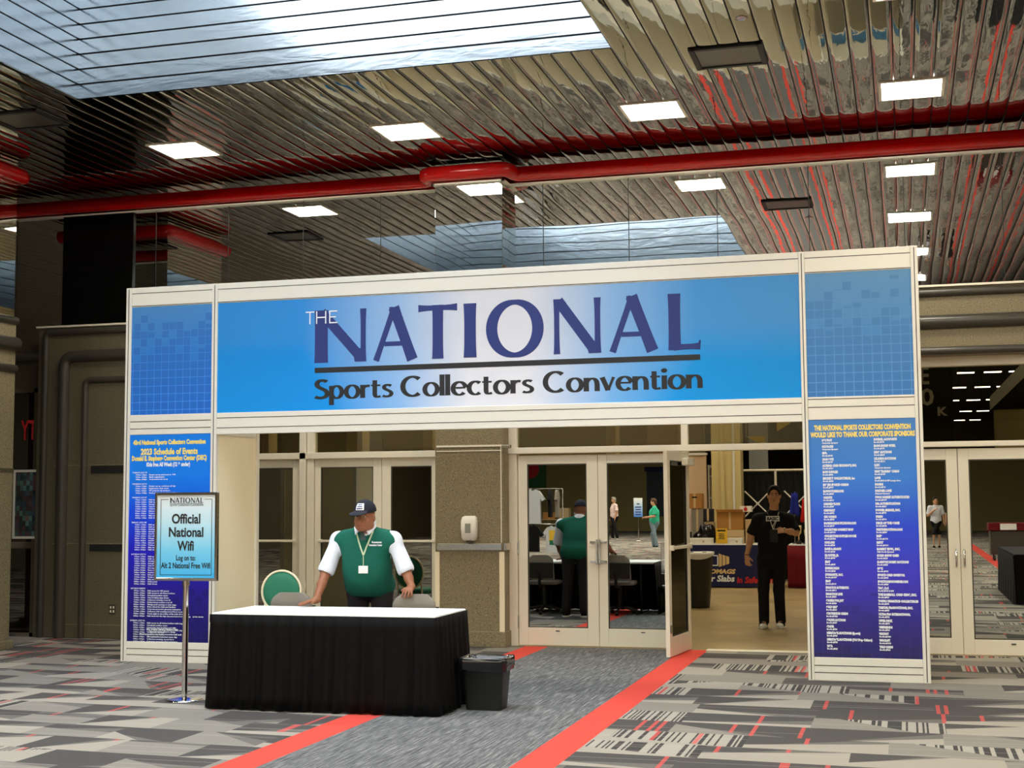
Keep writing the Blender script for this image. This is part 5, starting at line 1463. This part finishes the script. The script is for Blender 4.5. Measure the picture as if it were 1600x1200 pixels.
for x in (-7.0, -3.2, .6):
    for y in (19.2, 23.0, 27.0):
        if pr is None:
            t = thing('hall_fill_lamp', 'added warm fill lamp above the hall floor, out of view', 'light', (x, y, 7.9), 0, 'added fill lamps above the hall floor'); pr = t
            MB().lathe([(0, 0), (.42, 0), (.42, .02), (0, .02)], (x, y, 7.86), 24).build('lens', 'hall_fill', t); MB().lathe([(.43, -.02), (.43, .06), (.2, .25), (.0, .3)], (x, y, 7.88), 24).build('housing', 'black', t); MB().cyl((x, y, 8.17), (x, y, 9.0), .02, n=6).build('stem', 'black', t)
        else: c = copy_tree(pr); c.location = (x, y, 7.9)

# navy vendor table
NX0, NX1, NY = -5.0, -2.60, 25.95
M['navy'] = fabric('navy table cloth', srgb(38, 42, 82), .85, 30, .1)
t = thing('vendor_table', 'vendor table under a navy cloth with printed slogan inside the hall', 'table', ((NX0 + NX1) / 2, NY + .38, 0))
MB().box(NX0, NX1, NY, NY + .98, .76, .80, b=.006).build('tabletop', 'white', t)
cl = MB().box(NX0 - .01, NX1 + .01, NY - .015, NY + .99, .012, .785, b=.01).build('cloth', 'navy', t)
yf = NY - .018
mb = MB()
put_text(mb, 'Your Slabs', -3.77, yf, .118, .155, bold=.006, width=.70, shear=.15)
for q in ((-3.50, -3.48, .40, .60), (-3.38, -3.36, .40, .60), (-3.50, -3.36, .40, .42), (-3.50, -3.36, .58, .60)): mb.box(q[0], q[1], yf - .001, yf + .001, q[2], q[3])
mb.build('slogan_lettering', 'ink_white', cl)
mb = MB(); put_text(mb, 'in Safe Hands', -3.03, yf, .095, .155, bold=.006, width=.80, shear=.15); mb.build('red_lettering', 'ink_red', cl)
mb = MB(); put_text(mb, 'OMAGS', -3.52, yf, .262, .11, bold=.006, width=.47, shear=.2)
for k in range(3): mb.add([(-3.35 + k * .068, yf, .38 + k * .022), (-3.295 + k * .068, yf, .40 + k * .022), (-3.295 + k * .068, yf, .61 - k * .022), (-3.35 + k * .068, yf, .63 - k * .022)], [(0, 1, 2, 3)])
mb.build('logo', 'ink_gold', cl)

M['card'] = fabric('brown cardboard', srgb(178, 128, 70), .85, 20, .08)
M['cardlight'] = fabric('pale cardboard', srgb(206, 180, 140), .85, 20, .06)
def carton(x0, x1, y0, y1, z0, z1, m, label, flaps=False, slot=False, name='cardboard_box', cat='box', group=None):
    o = thing(name, label, cat, ((x0 + x1) / 2, (y0 + y1) / 2, z0), 0, group)
    MB().box(x0, x1, y0, y1, z0, z1, b=.006).build('body', m, o)
    mb = MB(); xm = (x0 + x1) / 2; mb.box(xm - .02, xm + .02, y0 - .0015, y1 + .0015, z0 + .01, z1 + .0015); mb.build('tape', 'cardlight', o)
    if flaps:
        mb = MB(); a = .07
        mb.add([(x0, y0, z1), (x1, y0, z1), (x1 + .01, y0 - a, z1 + .05), (x0 - .01, y0 - a, z1 + .05), (x0, y0 + .004, z1 + .004), (x1, y0 + .004, z1 + .004), (x1 + .01, y0 - a + .004, z1 + .055), (x0 - .01, y0 - a + .004, z1 + .055)], [(0, 1, 2, 3), (7, 6, 5, 4), (3, 2, 6, 7), (0, 3, 7, 4), (1, 5, 6, 2)])
        mb.build('flap', m, o)
    if slot: MB().box((x0 + x1) / 2 - .05, (x0 + x1) / 2 + .05, y0 - .002, y0 + .002, z1 - .09, z1 - .06, b=.001).build('hand_hole', 'black', o)
    return o
def longbox(x0, x1, z0, z1, label, y0=26.0):
    o = thing('card_box', label, 'box', ((x0 + x1) / 2, y0 + .12, z0), 0, 'long white card boxes')
    MB().box(x0, x1, y0, y0 + .24, z0, z1, b=.004).build('body', 'paper', o)
    MB().box(x0 - .004, x1 + .004, y0 - .004, y0 + .244, z1 - .045, z1 + .004, b=.004).build('lid', 'paper', o)
    MB().cyl(((x0 * .35 + x1 * .65), y0 - .006, z0 + .045), ((x0 * .35 + x1 * .65), y0 - .003, z0 + .045), .02, n=14).build('finger_hole', 'cardlight', o)
longbox(-3.93, -3.48, .80, .905, 'long white card box at the left end of the navy table')
longbox(-3.19, -2.93, .80, .905, 'long white card box beside the walking man\'s arm')
carton(-3.42, -2.93, 26.28, 26.64, 1.06, 1.385, 'card', 'open brown cardboard box on the navy table behind the yellow notice', flaps=True)
carton(-3.20, -2.92, 26.27, 26.62, .80, .93, 'cardlight', 'pale flat box under the open cardboard box')
carton(-3.43, -2.92, 26.28, 26.64, .932, 1.056, 'cardlight', 'wide pale box directly below the open cardboard box')
carton(-3.95, -3.72, 26.62, 26.88, .80, 1.455, 'cloth_grey', 'tall grey box on the left of the navy table', name='storage_box')
carton(-4.02, -3.735, 26.60, 26.88, 1.458, 1.745, 'card', 'brown box with a hand hole on top of the tall grey box', slot=True)
carton(-3.71, -3.52, 26.63, 26.88, .80, 1.205, 'cardlight', 'pale box behind the black bag')
carton(-3.72, -3.54, 26.62, 26.86, 1.208, 1.45, 'cloth_dark', 'small dark box stacked behind the black bag', name='storage_box')
carton(-2.90, -2.76, 26.38, 26.62, .80, 1.25, 'cardlight', 'narrow upright box behind the walking man\'s shoulder')
o = carton(-3.0, -2.78, 26.40, 26.60, 1.389, 1.50, 'paper', 'white box with a red spot beside the walking man\'s shoulder', name='storage_box')
MB().cyl((-2.89, 26.396, 1.44), (-2.89, 26.40, 1.44), .035, n=16).build('red_spot', 'ink_red', o)
F = Field((-3.95, 26.18, .79), (-3.38, 26.66, 1.25), .012)
for c, r in (((-3.76, 26.42, .90), (.14, .15, .13)), ((-3.66, 26.42, .98), (.13, .14, .16)), ((-3.56, 26.43, 1.0), (.10, .13, .17)), ((-3.55, 26.42, .90), (.11, .14, .12)), ((-3.70, 26.40, 1.08), (.06, .08, .10))): F.ell(c, r, k=.04)
F.cut((0, 0, .802), (0, 0, -1)); bag = F.build('black_bag', 'liner')
tag(bag, 'crumpled black bag on the navy table', 'bag')
st2 = thing('table_notice', 'yellow notice in a stand on the navy table', 'notice', (-3.29, 26.0, .80))
M['yellow'] = mat('yellow card', srgb(250, 206, 60), .6)
MB().box(-3.40, -3.19, 25.965, 25.972, .81, 1.09, b=.001).build('card', 'yellow', st2)
mb = MB()
for z, w, h in ((1.035, .15, .03), (.985, .10, .012), (.955, .12, .012), (.925, .10, .012), (.895, .12, .012)): mb.box(-3.295 - w / 2, -3.295 + w / 2, 25.962, 25.964, z, z + h)
mb.build('print', 'tube', st2)
MB().box(-3.36, -3.23, 25.96, 26.02, .80, .81).build('foot', 'white', st2)

# hall bin
hb = thing('hall_bin', 'tall black waste bin with a white liner standing just inside the doorway', 'bin', (-3.08, 21.13, 0))
MB().lathe([(0, 0), (.20, 0), (.205, .03), (.262, .76), (.27, .80), (.27, .825), (.255, .825), (.25, .76), (.19, .05), (0, .05)], (-3.08, 21.13, 0), 32).build('body', 'rubber', hb)
mb = MB(); random.seed(3)
mb.grid([[(-3.08 + (r + .004 * math.sin(7 * t)) * math.cos(t), 21.13 + (r + .004 * math.sin(7 * t)) * math.sin(t), z + dz * math.sin(2 * t + 1)) for t in [2 * math.pi * k / 36 for k in range(36)]] for r, z, dz in ((.274, .76, .035), (.279, .80, .01), (.279, .832, .004), (.255, .834, .004), (.235, .70, 0))], 0, True, True)
mb.build('liner', 'paper', hb)

# maroon table with flags
M['maroon'] = fabric('maroon cloth', srgb(104, 20, 28), .85, 30, .15)
mt = thing('maroon_table', 'table with a maroon skirt at the right of the doorway view', 'table', (-1.3, 26.4, 0))
MB().box(-2.08, -.5, 26.0, 26.76, .765, .80, b=.006).build('tabletop', 'paper', mt)
rows = []
for f in (0, .35, .7, .86, 1.0):
    row = []
    for i in range(120):
        x = -2.10 + 1.62 * i / 119; row.append((x, 25.985 - .012 * f * math.sin(i * 1.7) - .012 - (.05 * max(0, f - .7) * (1 + math.sin(i * .9))), .775 * (1 - f) + .012 * f))
    rows.append([(-2.10, 26.74, rows[-1][0][2] if False else row[0][2])] + row)
o = MB().grid(rows).build('skirt', 'maroon', mt, fix=False); o.modifiers.new('thick', 'SOLIDIFY').thickness = .004
def deskflag(x, m, lab, top, dx):
    t = thing('flag', lab, 'flag', (x, 26.35, .80))
    MB().cyl((x, 26.35, .80), (x + dx, 26.35, top), .008, n=8).build('pole', 'chrome', t)
    MB().lathe([(0, .0), (.05, 0), (.05, .012), (.015, .025), (0, .025)], (x, 26.35, .80), 16).build('base', 'black', t)
    P = []
    for i in range(8):
        f = i / 7; P.append([(x + dx * .9 - .055 - .05 * f + (.11 + .08 * f) * j / 9, 26.33 - .02 * math.sin(j * 1.3) * (.4 + f), top - .03 - f * .42 - .02 * math.sin(j)) for j in range(10)])
    o = MB().grid(P).build('cloth', m, t, fix=False); o.modifiers.new('thick', 'SOLIDIFY').thickness = .006
M['flagblue'] = fabric('blue flag cloth', srgb(34, 48, 150), .7, 20, .2); M['flagred'] = fabric('red flag cloth', srgb(200, 34, 36), .7, 20, .15)
deskflag(-1.99, 'flagblue', 'small blue flag drooping on a desk pole at the maroon table', 1.77, .02); deskflag(-1.80, 'flagred', 'small red flag drooping beside the blue flag', 1.66, .03)
def trophy(x, lab, z0=.80, h=.30):
    t = thing('trophy', lab, 'trophy', (x, 26.12, z0))
    MB().lathe([(0, 0), (.05, 0), (.05, .05), (.03, .06), (0, .06)], (x, 26.12, z0), 16).build('base', 'black', t)
    MB().lathe([(0, .06), (.012, .08), (.012, h * .45), (.045, h * .6), (.055, h), (.045, h), (.03, h * .65), (0, h * .55)], (x, 26.12, z0), 16).build('cup', 'ink_gold', t)
trophy(-1.90, 'small gold cup on the maroon table', .80, .34); trophy(-1.75, 'smaller gold cup right of the other one on the maroon table', .80, .26)

# pipe and drape with white crossed poles
M['drape'] = fabric('black drape', srgb(20, 19, 17), .9, 30, .3)
DYY = 28.45
d = thing('pipe_and_drape', 'black drapes on a pale pipe frame behind the walking man', 'drape', (-2.3, DYY, 0))
rows = [[(-3.25 + 2.75 * i / 160, DYY + .03 * math.sin(i * .8) + .03, z) for i in range(161)] for z in (.03, 1.1, 2.19)]
o = MB().grid(rows).build('curtain', 'drape', d, fix=False); o.modifiers.new('thick', 'SOLIDIFY').thickness = .006
for x in (-3.27, -2.50, -.5): MB().cyl((x, DYY - .02, 0), (x, DYY - .02, 2.23), .024, n=12).build('upright', 'alu', d)
MB().cyl((-3.27, DYY - .02, 2.21), (-.5, DYY - .02, 2.21), .022, n=12).build('crossbar', 'alu', d)
def cross(x, lab, half=.25):
    t = thing('crossed_poles', lab, 'frame', (x, DYY - .1, 1.2), 0, 'white crossed poles before the drapes')
    for s_ in (-1, 1):
        dx = half * 1.5
        MB().cyl((x - s_ * half, DYY - .09 - .02 * s_, 1.79), (x + s_ * dx, DYY - .09 - .02 * s_, 1.79 - (half + dx)), .014, n=8).build('pole', 'white', t)
    MB().cyl((x, DYY - .13, 1.79 - half), (x, DYY - .05, 1.79 - half), .03, n=12).build('joint', 'white', t)
    for s_ in (-1, 1): MB().cyl((x + s_ * half * 1.5, DYY - .09, 0), (x + s_ * half * 1.5, DYY - .09, 1.79 - half * 2.5), .014, n=8).build('leg', 'white', t)
cross(-2.86, 'white crossed poles left of the walking man'); cross(-2.08, 'white crossed poles right of the walking man')

# hall column with pipes, partition, shelves, hanging panel
mb = MB(); mb.box(-3.72, -3.13, 27.9, 28.35, 0, 8.9, b=.02)
hc = struct(mb.build('column.001', 'creamwall'), 'cream hall column with vertical pipes')
MB().cyl((-3.50, 27.86, 0), (-3.50, 27.86, 8.9), .05, n=14).build('pipe', 'creamwall', hc); MB().cyl((-3.27, 27.87, 0), (-3.27, 27.87, 8.9), .025, n=12).build('pipe', 'white', hc)
M['peach'] = mat('peach partition', srgb(226, 196, 160), .7)
struct(MB().box(-6.2, -3.97, 29.0, 29.08, 0, 2.55, b=.005).build('wall_partition', 'peach'), 'peach partition inside the hall')
struct(MB().box(-6.2, -3.95, 28.97, 29.1, 2.55, 2.60, b=.005).build('trim_30', 'white'), 'white cap of the peach partition')
sh = thing('shelf_unit', 'shelf unit with white and red stock left of the hall column', 'shelves', (-3.84, 29.4, 0))
for x in (-3.95, -3.70): MB().box(x - .015, x + .015, 29.2, 29.6, 0, 2.35).build('side_panel', 'white', sh)
for z in (.3, .75, 1.2, 1.65, 2.1): MB().box(-3.94, -3.71, 29.2, 29.6, z, z + .025).build('shelf', 'white', sh)
for k, (z, m) in enumerate(((.33, 'paper'), (.78, 'cloth_dark'), (1.23, 'paper'), (1.68, 'cardlight'), (2.13, 'maroon'))):
    carton(-3.91, -3.73, 29.22, 29.55, z, z + (.18 if k < 4 else .16), m, ('white box on the bottom shelf', 'dark box on the second shelf', 'white box on the middle shelf', 'pale box on the fourth shelf', 'red box on the top shelf')[k] + ' of the shelf unit', name='stock_box', group=None)
hp = thing('hall_signboard', 'pale grey panel hanging above the drapes in the hall', 'panel', (-3.18, 32, 2.2))
MB().box(-3.40, -2.97, 31.97, 32.03, 2.27, 3.6, b=.006).build('board', 'cloth_grey' if False else mat('pale grey board', srgb(150, 152, 148), .6), hp)
for x in (-3.35, -3.02): MB().cyl((x, 32, 3.6), (x, 32, 8.95), .008, n=6).build('wire', 'alu', hp)
# yellow pennants
def pennant(pts, lab, Y=17.2):
    q = [at(a, b, Y) for a, b in pts]
    c = sum(q, Vector()) / len(q)
    t = thing('pennant', lab, 'pennant', c)
    MB().prism([(v.x, v.z) for v in q], Y - .004, Y + .004).build('cloth', mat('yellow pennant', srgb(250, 222, 20), .6), t)
    top = max(q, key=lambda v: v.z); MB().cyl((top.x, Y, top.z - .01), (top.x, Y, 3.4), .004, n=6).build('string', 'white', t)
pennant([(1166, 682), (1180, 690), (1190, 692), (1196, 692), (1195, 682)], 'curved yellow pennant above the open doorway')
pennant([(1213, 655), (1236, 655), (1235, 661), (1214, 674)], 'pointed yellow pennant just under the header sign')
# black banner with white characters behind the right transom
bt = thing('hanging_banner', 'black banner with large white characters behind the glass at right', 'banner', (.62, 18, 3.0))
a, b = at(1428, 560, 18), at(1492, 700, 18)
MB().box(a.x, b.x, 17.99, 18.01, b.z, a.z + .8, b=.004).build('cloth', 'drape', bt)
mb = MB()
for s_, px, py, hpx, wpx in (('E', 1437, 600, 26, 12), ('0', 1438, 633, 25, 19), ('K', 1464.5, 649, 12, 14)):
    q = at(px, py, 17.98); k = 18 / FPX * 1.03
    put_text(mb, s_, q.x, 17.985, q.z, hpx * k * 1.38, bold=.006, width=wpx * k)
mb.build('lettering', 'ink_white', bt)
for x in (a.x + .05, b.x - .05): MB().cyl((x, 18, a.z + .8), (x, 18, 8.9), .01, n=6).build('wire', 'alu', bt)
# cream bulkhead far inside at right
q = at(1556, 690, 45); r_ = at(1600, 600, 45)
struct(MB().box(q.x, q.x + 8, 45, 45.6, 0, at(1570, 640, 45).z).build('wall_hall_bulkhead', 'creamwall'), 'cream bulkhead inside the hall at right')
mb = MB(); p0, p1 = at(1548, 640, 44.5), at(1605, 585, 44.5)
mb.prism([(p0.x, p0.z), (p1.x, p1.z), (p1.x, p1.z + .5), (p0.x, p0.z + .4)], 44.3, 44.9); struct(mb.build('beam', 'alu'), 'sloping beam over the cream bulkhead')
# somebody half hidden behind the open door leaf
Jp = pose(-4.22, 27.25, (.3, -1, 0), 1.86)
figure('person', 'person in a pale shirt mostly hidden behind the open glass door', Jp, 'skin_light', h=.014, hair='hair_brown', top='shirt', topmat='cloth_pink', detail=False)

# ------------------------------------------------------------------ lobby behind the camera, seen in the door glass
def visitor(label, x, y, facing, H, skin, hair, topm, legm, legs='trousers', **kw):
    J = pose(x, y, facing, H, kw.pop('step', .06))
    for k_, v in kw.pop('joints', {}).items(): J[k_] = np.array([x, y, 0]) + frame_of(facing) @ np.array(v)
    return figure('person', label, J, skin, h=.014, hair=hair, top='shirt', topmat=topm, legs=legs, legmat=legm, detail=False, **kw)
visitor('person in a pale pink shirt and dark trousers, reflected in the right-hand glass', -12.05, -28.5, (-.8, .5, 0), 1.80, 'skin_mid', 'hair_grey', 'cloth_pink', 'cloth_black')
visitor('person in a teal shirt and jeans, reflected in the right-hand glass', -8.35, -17.3, (-1, .1, 0), 1.70, 'skin_light', 'hair_brown', 'cloth_teal', 'denim', joints=dict(wrl=(.2, .28, 1.05), wrr=(-.2, .28, 1.05)))
visitor('person in a white top and black shorts, reflected at far right', .95, -17.3, (.2, 1, 0), 1.68, 'skin_light', 'hair_black', 'cloth_white', 'cloth_black', legs='shorts', joints=dict(wrl=(.1, .25, 1.25)))
visitor('person in dark clothes beside the one in white, reflected at far right', 1.55, -17.6, (-.2, 1, 0), 1.74, 'skin_light', 'hair_brown', 'cloth_dark', 'cloth_black', legs='shorts')
vs_ = thing('sign_stand', 'small white and blue sign on a post, reflected in the door glass', 'sign', (-10.5, -25.8, 0))
MB().cyl((-10.5, -25.8, .02), (-10.5, -25.8, .97), .022).build('pole', 'chrome', vs_); MB().lathe([(0, .03), (.06, .025), (.15, .006), (.15, 0), (0, 0)], (-10.5, -25.8, 0), 20).build('base', 'chrome', vs_)
M['signblue'] = gradient('white to blue sign print', 'z', [(0, srgb(70, 130, 220)), (.5, srgb(170, 200, 236)), (1, srgb(240, 242, 240))], .97, 1.74)
po = MB().box(-10.68, -10.32, -25.81, -25.79, .97, 1.74).build('poster', 'signblue', None); po.parent = vs_; po.location = -Vector(vs_.location)
mb = MB()
for z, w in ((1.05, .22), (1.15, .25), (1.25, .22), (1.35, .26), (1.48, .12)): mb.box(-10.5 - w / 2, -10.5 + w / 2, -25.788, -25.784, z, z + .04)
mb.build('print', 'ink_navy', po)
# clothes rack
rk = thing('clothes_rack', 'chrome clothes rack reflected in the left-hand glass', 'rack', (-9.6, -5.2, 0))
MB().tube([(-10.2, -5.2, .06), (-10.2, -5.2, 1.95), (-9.0, -5.2, 1.95), (-9.0, -5.2, .06)], .014, 8).build('frame', 'chrome', rk)
for x in (-10.2, -9.0): MB().tube([(x, -5.5, .05), (x, -4.9, .05)], .016, 8).build('foot', 'chrome', rk)
MB().tube([(-10.2, -5.2, 1.02), (-9.0, -5.2, 1.02)], .012, 8).build('lower_rail', 'chrome', rk)
def tee(x, y, z, m, lab, rz=0.0, L=.72, graphic=False):
    t = thing('t_shirt', lab, 't-shirt', (x, y, z), rz, 'shirts on the clothes rack')
    T = Matrix.Translation((x, y, z)) @ Matrix.Rotation(rz, 4, 'Z')
    poly = [(-.07, 0), (-.20, -.05), (-.36, -.26), (-.27, -.31), (-.22, -.22), (-.23, -L), (.23, -L), (.22, -.22), (.27, -.31), (.36, -.26), (.20, -.05), (.07, 0), (.04, -.03), (-.04, -.03)]
    MB().prism(poly, -.035, .035).xf(T).build('cloth', m, t)
    MB().tube([T @ Vector(q) for q in ((-.16, 0, -.05), (0, 0, .03), (.16, 0, -.05))], .006, 6).build('hanger', 'black', t)
    if graphic:
        MB().box(-.13, .13, .036, .04, -.42, -.12, T=T).build('print', 'yellow', t); MB().box(-.12, .12, .041, .043, -.50, -.38, T=T).build('print', 'vinyl', t)
tee(-9.80, -5.18, 1.93, 'cloth_white', 'long white t-shirt on the upper rail of the rack', .15, .90)
tee(-9.33, -5.2, 1.92, 'cloth_black', 'black t-shirt on the upper rail of the rack', 1.45, .72)
tee(-9.14, -5.2, 1.92, 'cloth_grey', 'grey t-shirt on the upper rail of the rack', 1.45, .72)
tee(-9.85, -5.18, 1.0, 'cloth_black', 'black t-shirt on the lower rail of the rack', .2, .7)
tee(-9.22, -5.16, .98, 'cloth_white', 'white t-shirt with a yellow print on the lower rail of the rack', .1, .7, True)
for o in list(bpy.data.objects):
    if o.get('group') == 'shirts on the clothes rack' or o.name == 'clothes_rack': o.location.x += .34
# vendor table, wall posters, cart, dark table
vt = thing('vendor_table', 'bare folding table with boxes reflected in the left-hand glass', 'table', (-16.4, -36, 0))
MB().box(-17.3, -15.5, -36.4, -35.6, .73, .76, b=.005).build('tabletop', 'cardlight', vt)
for x in (-17.0, -15.8): MB().tube([(x + .15, -36.2, .73), (x, -36.2, 0.01)], .015, 6).build('leg', 'chrome', vt); MB().tube([(x + .15, -35.8, .73), (x, -35.8, 0.01)], .015, 6).build('leg', 'chrome', vt)
carton(-17.1, -16.5, -36.3, -35.8, .76, 1.1, 'card', 'brown box at the left of the bare folding table'); carton(-16.3, -15.8, -36.3, -35.8, .76, 1.3, 'cardlight', 'pale box at the right of the bare folding table')
M['leafgreen'] = mat('green poster', srgb(40, 92, 52), .7)
wp = thing('wall_banner', 'green banner with a red disc and white letters on the far lobby wall', 'banner', (-20.3, -43.9, 3.2))
MB().box(-21.4, -19.0, -43.97, -43.93, 2.4, 4.0).build('board', 'leafgreen', wp); MB().cyl((-19.9, -43.93, 3.4), (-19.9, -43.91, 3.4), .5, n=28).build('disc', 'ink_red', wp)
dp = thing('wall_board', 'dark blue display board on the far lobby wall', 'board', (-11, -43.9, 2))
M['deepblue'] = mat('deep blue board', srgb(24, 34, 52), .6)
MB().box(-13.4, -10.2, -43.97, -43.9, .8, 3.2).build('board', 'deepblue', dp); MB().box(-13.5, -10.1, -43.98, -43.88, 3.2, 3.45).build('header', 'navy', dp)
ct = thing('waste_cart', 'grey waste cart with a maroon rim and paper notice, reflected at far right', 'cart', (2.55, -8.2, 0))
MB().box(2.1, 3.0, -8.6, -7.9, .16, .78, b=.03).build('tub', 'tube', ct); MB().box(2.06, 3.04, -8.64, -7.86, .78, .98, b=.02).build('rim', 'maroon', ct); MB().box(2.35, 2.75, -7.858, -7.85, .80, .96).build('notice', 'paper', ct)
for x in (2.2, 2.9):
    for y in (-8.5, -8.0): MB().cyl((x - .02, y, .07), (x + .02, y, .07), .07).build('wheel', 'rubber', ct)
kt = thing('skirted_table', 'black skirted table standing right of the photo frame', 'table', (1.97, 6.0, 0))
MB().box(1.57, 2.37, 4.2, 7.9, .73, .76, b=.006).build('tabletop', 'cloth_black', kt)
rows = []
loop = [(1.55, 4.18 + 3.74 * i / 60) for i in range(60)] + [(1.55 + .84 * i / 20, 7.92) for i in range(20)] + [(2.39, 7.92 - 3.74 * i / 60) for i in range(60)] + [(2.39 - .84 * i / 20, 4.18) for i in range(20)]
for f in (0, .5, 1): rows.append([(x + .03 * f * math.sin(i * 1.4), y + .03 * f * math.sin(i * 1.4 + 1), .74 - .728 * f) for i, (x, y) in enumerate(loop)])
MB().grid(rows, 0, True, True).build('skirt', 'skirt', kt, fix=False)
